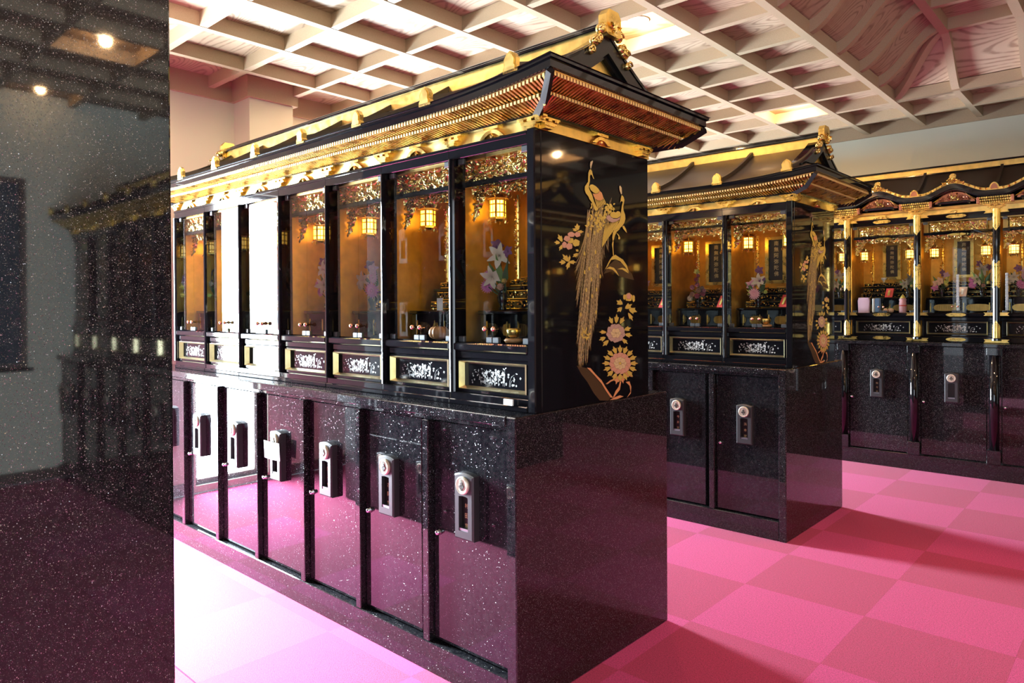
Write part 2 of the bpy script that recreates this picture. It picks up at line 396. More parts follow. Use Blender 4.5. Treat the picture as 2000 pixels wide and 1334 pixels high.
struct(obj('baseboard_left', MB().box(XW, XW + .012, YS, -1.08, 0, .08).box(XW, XW + .012, -.46, .85, 0, .08).box(XW, XW + .012, 1.22, YN, 0, .08), 'frame'))
PZ_T = ZC + .085
struct(obj('trim_1', MB().box(XW, XW + .03, YS, .825, ZC - .075, PZ_T).box(XW, XW + .03, 1.245, YN, ZC - .075, PZ_T)
    .box(-3.455, -3.425, .825, 1.245, ZC - .075, PZ_T).box(XW, -3.455, .825, .855, ZC - .075, PZ_T).box(XW, -3.455, 1.215, 1.245, ZC - .075, PZ_T), 'wood'))
struct(obj('trim_2', MB().box(XW + .03, XE, YN - .03, YN, ZC - .03, PZ_T), 'wood'))

# coffered ceiling: boards set above a lattice of beams, with a raised cove over the aisle
PZ = ZC + .085
ce = struct(obj('ceiling', MB().box(XW - .15, XE + .15, YS - .15, YL[0] - .03, PZ, PZ + .08), 'wood'))
xs = [XW + .03] + XL + [XE]; ys = [YL[0] - .49] + YL + [YN - .03]
DX0, DX1, DY0, DY1 = -.022, 2.22, .664, 4.671
BW = .024
LAMPS = [(-.76, 1.973), (-.76, 4.424), (-1.797, -.155), (3.36, -.155), (4.805, -.155), (3.36, 4.424), (2.895, 1.973), (-2.867, 1.973), (-2.867, 4.424)]
for i in range(len(xs) - 1):
    for j in range(len(ys) - 1):
        x0, x1, y0, y1 = xs[i], xs[i + 1], ys[j], ys[j + 1]
        if DX0 - .01 < x0 and x1 < DX1 + .01 and DY0 - .01 < y0 and y1 < DY1 + .01: continue
        ubox('ceiling_panel', x0 - (.15 if i == 0 else 0), x1 + (.15 if i == len(xs) - 2 else 0), y0, y1 + (.15 if j == len(ys) - 2 else 0), PZ, PZ + .012, 'panel', ce)
        if j: ubox('ceiling_beam', x0 + (BW if i else 0), x1 - BW, y0 - BW, y0 + BW, ZC, PZ, 'wood', ce)
for i in range(1, len(xs) - 1):
    x = xs[i]
    if DX0 + .01 < x < DX1 - .01:
        ubox('ceiling_beam', x - BW, x + BW, ys[0], DY0 + BW, ZC, PZ, 'wood', ce); ubox('ceiling_beam', x - BW, x + BW, DY1 - BW, ys[-1], ZC, PZ, 'wood', ce)
    else: ubox('ceiling_beam', x - BW, x + BW, ys[0], ys[-1], ZC - .003, PZ, 'wood', ce)
for x0, x1 in zip([x for x in xs if DX0 - .01 < x < DX1 - .01], [x for x in xs if DX0 + .01 < x < DX1 + .01]):
    ubox('ceiling_beam', x0 + BW, x1 - BW, DY1 - BW, DY1 + BW, ZC, PZ, 'wood', ce)
# cove: S-curved ribs and boards rising to a flat raised lattice
H = .33; IN = .443
def sm(t): return t * t * (3 - 2 * t)
def rib(name, p, q, m='wood', w=.026, d=.085, n=14):
    a = Vector((q[0] - p[0], q[1] - p[1], 0)); L = a.length; a.normalize(); s = Vector((-a.y, a.x, 0)) * w; vs = []; fs = []
    for i in range(n + 1):
        t = i / n; c = Vector((p[0], p[1], 0)) + a * L * t; z = ZC + .01 + H * sm(t)
        vs += [c - s + Vector((0, 0, z)), c + s + Vector((0, 0, z)), c + s + Vector((0, 0, z + d)), c - s + Vector((0, 0, z + d))]
    for i in range(n):
        for k in range(4): fs.append((i * 4 + k, i * 4 + (k + 1) % 4, i * 4 + 4 + (k + 1) % 4, i * 4 + 4 + k))
    fs += [(0, 1, 2, 3), (n * 4 + 3, n * 4 + 2, n * 4 + 1, n * 4)]
    return obj(name, MB().add(vs, fs), m, ce)
ix0, ix1, iy0, iy1 = DX0 + IN, DX1 - IN, DY0 + IN, DY1 - IN
dome_y = [y for y in YL if DY0 + .01 < y < DY1 - .01]; dome_x = [x for x in XL if DX0 + .01 < x < DX1 - .01]
for y in dome_y:
    yy = min(max(y, iy0), iy1)
    rib('cove_rib', (DX0, y), (ix0, yy)); rib('cove_rib', (DX1, y), (ix1, yy))
for x in dome_x:
    xx = min(max(x, ix0), ix1)
    rib('cove_rib', (x, DY1), (xx, iy1)); rib('cove_rib', (x, DY0), (xx, iy0))
for p, q in (((DX0, DY0), (ix0, iy0)), ((DX0, DY1), (ix0, iy1)), ((DX1, DY0), (ix1, iy0)), ((DX1, DY1), (ix1, iy1))): rib('cove_rib', p, q)
def coveface(outer, inner):
    def fn(u, v):
        a = Vector(outer[0]).lerp(Vector(outer[1]), u); b = Vector(inner[0]).lerp(Vector(inner[1]), u); c = a.lerp(b, v)
        return (c.x, c.y, PZ + .002 + H * sm(v))
    obj('cove_board', MB().grid(fn, 1, 14), 'panel', ce)
def spans(o, i_, lst, ax):
    for a, b in zip(lst[:-1], lst[1:]):
        def pt(base, val): return (base[0], val) if ax else (val, base[1])
        coveface((pt(o, a), pt(o, b)), (pt(i_, min(max(a, (iy0 if ax else ix0)), (iy1 if ax else ix1))), pt(i_, min(max(b, (iy0 if ax else ix0)), (iy1 if ax else ix1)))))
spans((DX0, 0), (ix0, 0), [DY0] + dome_y + [DY1], 1); spans((DX1, 0), (ix1, 0), [DY0] + dome_y + [DY1], 1)
spans((0, DY1), (0, iy1), [DX0] + dome_x + [DX1], 0); spans((0, DY0), (0, iy0), [DX0] + dome_x + [DX1], 0)
TZ = ZC + .01 + H
tx = [ix0] + [x for x in dome_x if ix0 + .2 < x < ix1 - .2] + [ix1]; ty = [iy0] + [y for y in dome_y if iy0 + .2 < y < iy1 - .2] + [iy1]
for i, x in enumerate(tx): ubox('ceiling_beam', x - BW - .006, x + BW + .006, iy0 - .03, iy1 + .03, TZ - .004, TZ + .085, 'wood', ce)
for y in ty:
    for a, b in zip(tx[:-1], tx[1:]): ubox('ceiling_beam', a + BW + .006, b - BW - .006, y - BW, y + BW, TZ, TZ + .085, 'wood', ce)
for a, b in zip(tx[:-1], tx[1:]):
    for c, d in zip(ty[:-1], ty[1:]): ubox('ceiling_panel', a, b, c, d, TZ + .085, TZ + .097, 'panel', ce)

# recessed downlights, one in the middle of a coffer
WHERE = ['over the near altar roof, beside its ridge ornament', 'over the second altar roof, in the far coffer', 'over the near corridor, hidden by the tall granite block',
         'mirrored highest in the tall granite block', 'mirrored lower in the tall granite block', 'mirrored at the top of the near peacock panel', 'across the aisle above the raised cove edge',
         'above the left end of the near altar roof', 'above the left end of the second altar roof']
ring = mesh('trim_ring', MB().lathe([(.066, 0), (.066, -.006), (.054, -.006), (.054, 0)], n=20), 'white', True)
lens = mesh('lamp_lens', MB().lathe([(.054, 0), (.050, -.004), (.001, -.005)], n=20), 'bulb')
for (x, y), wz in zip(LAMPS, WHERE):
    t = thing('downlight', 'round recessed downlight lit warm white ' + wz, 'downlight', (x, y, PZ), 'ceiling downlights')
    obj('trim_ring', ring, None, t); obj('lamp_lens', lens, None, t)
    d = bpy.data.lights.new('downlight_glow', 'POINT'); d.energy = 12 if x > 4 else 20 if y > 4 else 34; d.color = WARM; d.shadow_soft_size = .03
    o = bpy.data.objects.new('downlight_glow', d); COL.objects.link(o); o.parent = t; o.location = (0, 0, -.042)
# aisle downlights of the raised cove
for k, (x, y) in enumerate(((1.095, 1.5), (1.095, 3.0))):
    t = thing('downlight', 'round recessed downlight in the raised cove, %s along the aisle' % ('nearer' if k == 0 else 'farther'), 'downlight', (x, y, TZ + .085), 'ceiling downlights')
    obj('trim_ring', ring, None, t); obj('lamp_lens', lens, None, t)
    d = bpy.data.lights.new('downlight_beam', 'SPOT'); d.energy = 95; d.color = WARM; d.spot_size = R(130); d.spot_blend = .8; d.shadow_soft_size = .045
    o = bpy.data.objects.new('downlight_beam', d); COL.objects.link(o); o.parent = t; o.location = (0, 0, -.02)

# ------------------------------------------------------------------ locker rows (granite base cabinets)
def nameplate_mesh(w, h, d):
    # rounded-top frame with a real slot; outline and slot are matched point by point
    out = []; inn = []
    hw = w / 2
    def top(zc, hw_, rise, n=9): return [(-hw_ + 2 * hw_ * i / (n - 1), zc + rise * math.sin(math.pi * (.18 + .64 * i / (n - 1))) - rise * math.sin(math.pi * .18)) for i in range(n)]
    out = [(-hw, -h / 2)] + [(-hw, -h / 2 + h * .9 * k / 4) for k in range(1, 4)] + top(h * .43, hw, h * .075) + [(hw, -h / 2 + h * .9 * k / 4) for k in (3, 2, 1)] + [(hw, -h / 2)] + [(0, -h / 2)]
    sw = w * .24; s0, s1 = -h * .375, h * .12
    inn = [(-sw, s0)] + [(-sw, s0 + (s1 - s0) * .95 * k / 4) for k in range(1, 4)] + top(s1, sw, h * .03) + [(sw, s0 + (s1 - s0) * .95 * k / 4) for k in (3, 2, 1)] + [(sw, s0)] + [(0, s0)]
    n = len(out); c = .006
    o2 = [(x * (1 - 2 * c / w), z * (1 - 2 * c / h)) for x, z in out]
    vs = [(x, 0, z) for x, z in out] + [(x, -d + c, z) for x, z in out] + [(x, -d, z) for x, z in o2] + [(x, -d, z) for x, z in inn] + [(x, -.014, z) for x, z in inn]
    fs = []
    for L in range(4):
        for k in range(n): fs.append((L * n + k, L * n + (k + 1) % n, (L + 1) * n + (k + 1) % n, (L + 1) * n + k))
    return mesh('name_plate', MB().add(vs, fs), 'bronze'), sw, s0, s1
def emblem_mesh(r):
    mb = MB().lathe([(r, 0), (r, .006), (r * .88, .009), (r * .82, .007), (.001, .007)], n=24, axis=1)
    mb.v = [(x, -y, z) for x, y, z in mb.v]; mb.f = [f[::-1] for f in mb.f]
    for k in range(24):
        a = 2 * math.pi * k / 24; ca, sa = math.cos(a), math.sin(a)
        p = lambda rr, o, yy: (rr * ca - o * sa, yy, rr * sa + o * ca)
        mb.add([p(r * .5, -r * .025, -.0075), p(r * .80, -r * .06, -.0085), p(r * .80, r * .06, -.0085), p(r * .5, r * .025, -.0075)], [(0, 1, 2, 3)])
    return mesh('emblem', mb, 'emblem')
def crest_mesh(r):                                # three discs in a trefoil with a stem and a leaf below
    mb = MB()
    for a in (90, 210, 330):
        cx, cz = r * .24 * math.cos(R(a)), r * .24 * math.sin(R(a))
        mb.prism([(cz + r * .19 * math.cos(2 * math.pi * k / 10), cx + r * .19 * math.sin(2 * math.pi * k / 10)) for k in range(10)], 1, -.0105, -.0075)
    mb.prism([(r * .45, -r * .03), (r * .75, 0), (r * .45, r * .03)], 1, -.0105, -.0075)
    mb.prism([(-r * .30, -r * .22), (-r * .62, 0), (-r * .30, r * .22), (-r * .4, 0)], 1, -.0105, -.0075)
    return mesh('crest_mark', mb, 'darkmark')
PLATE, SW, S0, S1 = nameplate_mesh(.098, .248, .032)
EMB = emblem_mesh(.032); CREST = crest_mesh(.030)
RECESS = mesh('slot_back', MB().box(-SW, SW, -.016, -.004, S0, S1 + .008), 'blackboard')
GLINT = mesh('glint_strip', MB().prism([(S0, -SW), (S0, SW), (S0 + .010, SW), (S0 + .010, -SW)], 1, -.030, -.016), 'steel')  # steel strip put in for the glint at the slot foot
KNOB = mesh('lock_knob', MB().lathe([(.0115, 0), (.0115, -.004), (.009, -.010), (.0095, -.016), (.006, -.019), (.001, -.0195)], n=14, axis=1), 'chrome', True)
def locker(x, y, z, w, h, text, label, group, plate_z, knob_dx, jamb=True, m='granite', px=0, name='memorial_locker', plate=1.0):
    """w: clear door width, right edge of the jamb at local -w/2; origin at the middle of the door foot"""
    t = thing(name, label, 'locker', (x, y, z), group)
    obj('carcass', MB().box(-w / 2 - .03, w / 2, .05, .80 if m == 'granite' else .35, .0, h), 'lacquer_dull', t)
    obj('door', MB().cbox(-w / 2 + .003, w / 2 - .003, .028, .05, .006, h - .004, .003), m, t)
    if jamb: obj('jamb', MB().cbox(-w / 2 - .034, -w / 2, .0, .049, 0, h, .003), m, t)
    pl = obj('name_plate', PLATE, None, t, (px, .028, plate_z), sc=plate)
    obj('emblem', EMB, None, pl, (0, -.032, .072)); obj('crest_mark', CREST, None, pl, (0, -.032, .072))
    obj('slot_back', RECESS, None, pl); obj('glint_strip', GLINT, None, pl)
    for k, chx in enumerate(text): obj('character', glyph(chx, 'ink_gold'), None, pl, (.002, -.0165, .0 - .036 * k - .004), sc=(.0175, .02, .0175))
    obj('lock_knob', KNOB, None, t, (knob_dx, .028, plate_z - .135 if m == 'granite' else plate_z - .15))
    return t
def base_row(x1, x0, y, near, group, texts, nl, pitch=.432, first=-.045, labels=None):
    tag(obj('granite_worktop', MB().cbox(x0, x1 - .045, y - .004, y + .97, .966, 1.0, .003), 'granite'), 'polished black granite worktop running under the altars of ' + near, 'worktop', 'granite worktops')
    tag(obj('granite_end_panel', MB().cbox(x1 - .045, x1, y - .002, y + .98, 0, 1.0, .004), 'granite'), 'tall polished black granite end slab of ' + near + ', standing at the aisle', 'end panel', 'granite end slabs')
    tag(obj('plinth', MB().cbox(x0, x1 - .045, y, y + .93, 0, .113, .003), 'granite'), 'low black granite plinth with a ledge under the lockers of ' + near, 'plinth', 'granite plinths')
    tag(obj('door_rail', MB().box(x0, x1 - .046, y + .022, y + .048, .948, .966), 'granite'), 'thin black granite rail over the locker doors of ' + near, 'rail', 'granite door rails')
    out = []
    for k in range(nl):
        xr = x1 + first - pitch * k - (.0 if k == 0 else .036); xl = x1 - .447 - pitch * k
        w = xr - xl
        out.append(locker((xl + xr) / 2, y, .113, w, .835, texts[k % len(texts)], labels(k), group, (.663 - .113), -w / 2 + .034, px=-.006))
    return out
A_TEXT = ['村田家', '古岡家', '鈴木家', '小林家', '山田家', '', '中川家']
NEAR, SECOND, FAR = 'the near row', 'the second row', 'the far wall row'
def labA(k): return 'black granite locker door with name plate, %s from the near row corner' % ORD[k]
lockA = base_row(0, -3.30, 0, NEAR, 'lockers of the near row', A_TEXT, 7, labels=labA)
for k, l in enumerate(lockA):
    if k == 3: l['label'] = 'black granite locker door with a white note over its name plate, near row'
def labB(k): return 'black granite locker door with name plate, %s from the second row corner' % ORD[k]
base_row(0, -3.30, 2.3175, SECOND, 'lockers of the second row', ['浜本家', '今井家', '山本家'], 7, labels=labB)
note = tag(obj('paper_note', MB().grid(lambda u, v: (-.072 + .144 * u, -.004 - .006 * math.sin(u * 3.1) - .004 * v, -.042 + .085 * v), 6, 3), 'paper', None, (lockA[3].location.x - .012, -.010, .685)), 'small white paper note hung over the name plate of the fourth near locker', 'note')

# far wall row: lockers with half-round pilasters
tag(obj('granite_worktop', MB().cbox(-3.40, 5.04, 4.807, 5.69, 1.033, 1.063, .003), 'granite'), 'polished black granite worktop along the far wall under the pillared altars', 'worktop', 'granite worktops')
tag(obj('plinth', MB().cbox(-3.40, 5.03, 4.818, 5.68, 0, .128, .003), 'granite'), 'low black granite plinth at the foot of the far wall lockers', 'plinth', 'granite plinths')
pil = mesh('pilaster', MB().lathe([(.034, .23), (.034, .978)], n=16), 'lacquer', True)
foot = mesh('pilaster_foot', MB().cbox(-.046, .046, -.034, .03, .128, .235, .003), 'granite'); capm = mesh('pilaster_head', MB().cbox(-.046, .046, -.034, .03, .973, 1.033, .003), 'granite')
backp = mesh('pilaster_back', MB().box(-.046, .046, .0, .05, .235, .973), 'granite')
CX = [-1.022 + .5545 * k for k in range(11)]
for k, x in enumerate(CX):
    t = thing('pilaster', 'half-round polished black pilaster between far wall lockers, %s from the left' % ORD[k], 'pilaster', (x, 4.841, 0), 'pilasters of the far lockers')
    obj('pilaster_shaft', pil, None, t); obj('pilaster_foot', foot, None, t); obj('pilaster_head', capm, None, t); obj('pilaster_back', backp, None, t)
CT = ['清水家', '', '高橋家', '岡本家', '田中家']
for k in range(10):
    xl, xr = CX[k] + .047, CX[k + 1] - .047
    locker((xl + xr) / 2, 4.813, .128, xr - xl, .905, (['白鳥家', '佐々木'] + [''] * 9)[k], 'black granite locker door of the far wall, %s from the left%s' % (ORD[k], ', empty name slot' if k >= 2 else ''), 'far wall lockers', .707 - .128, -.205, jamb=False, px=-.005)

# the tall block at the photographer's left: granite end slab and pale locker doors facing the near row
tag(obj('granite_end_panel', MB().cbox(-.045, 0, -2.05, -1.104, 0, 2.5, .004), 'granite'), 'tall polished granite slab filling the left of the picture, sparkling and mirroring the room', 'end panel')
tag(obj('locker_bank_body', MB().box(-2.75, -.046, -2.03, -1.145, 0, 2.42), 'lacquer_dull'), 'dark body of the tall locker bank behind the sparkling granite slab', 'locker bank')
nz = 0
zdoor = thing('bank_locker', 'bank locker', 'locker', (0, 0, 0), 'doors of the tall locker bank')
obj('door', MB().cbox(-.19, .19, -.022, 0, .006, .499, .003), 'granite', zdoor)
_p = obj('name_plate', PLATE, None, zdoor, (.06, 0, .285), rot=(0, 0, math.pi)); obj('emblem', EMB, None, _p, (0, -.032, .072)); obj('crest_mark', CREST, None, _p, (0, -.032, .072)); obj('slot_back', RECESS, None, _p)
obj('lock_knob', KNOB, None, zdoor, (-.14, 0, .12), rot=(0, 0, math.pi))
zt = snapshot(zdoor)
for c in range(6):
    for r_ in range(4):
        lb = 'polished locker door mirrored in near altar glass, %s column, %s tier' % (ORD[c], ORD[r_])
        if c == 0 and r_ == 0: zdoor.location = (-.27, -1.122, .0); zdoor['label'] = lb
        else: dup(zt, (-.27 - .41 * c, -1.122, .505 * r_), lb)
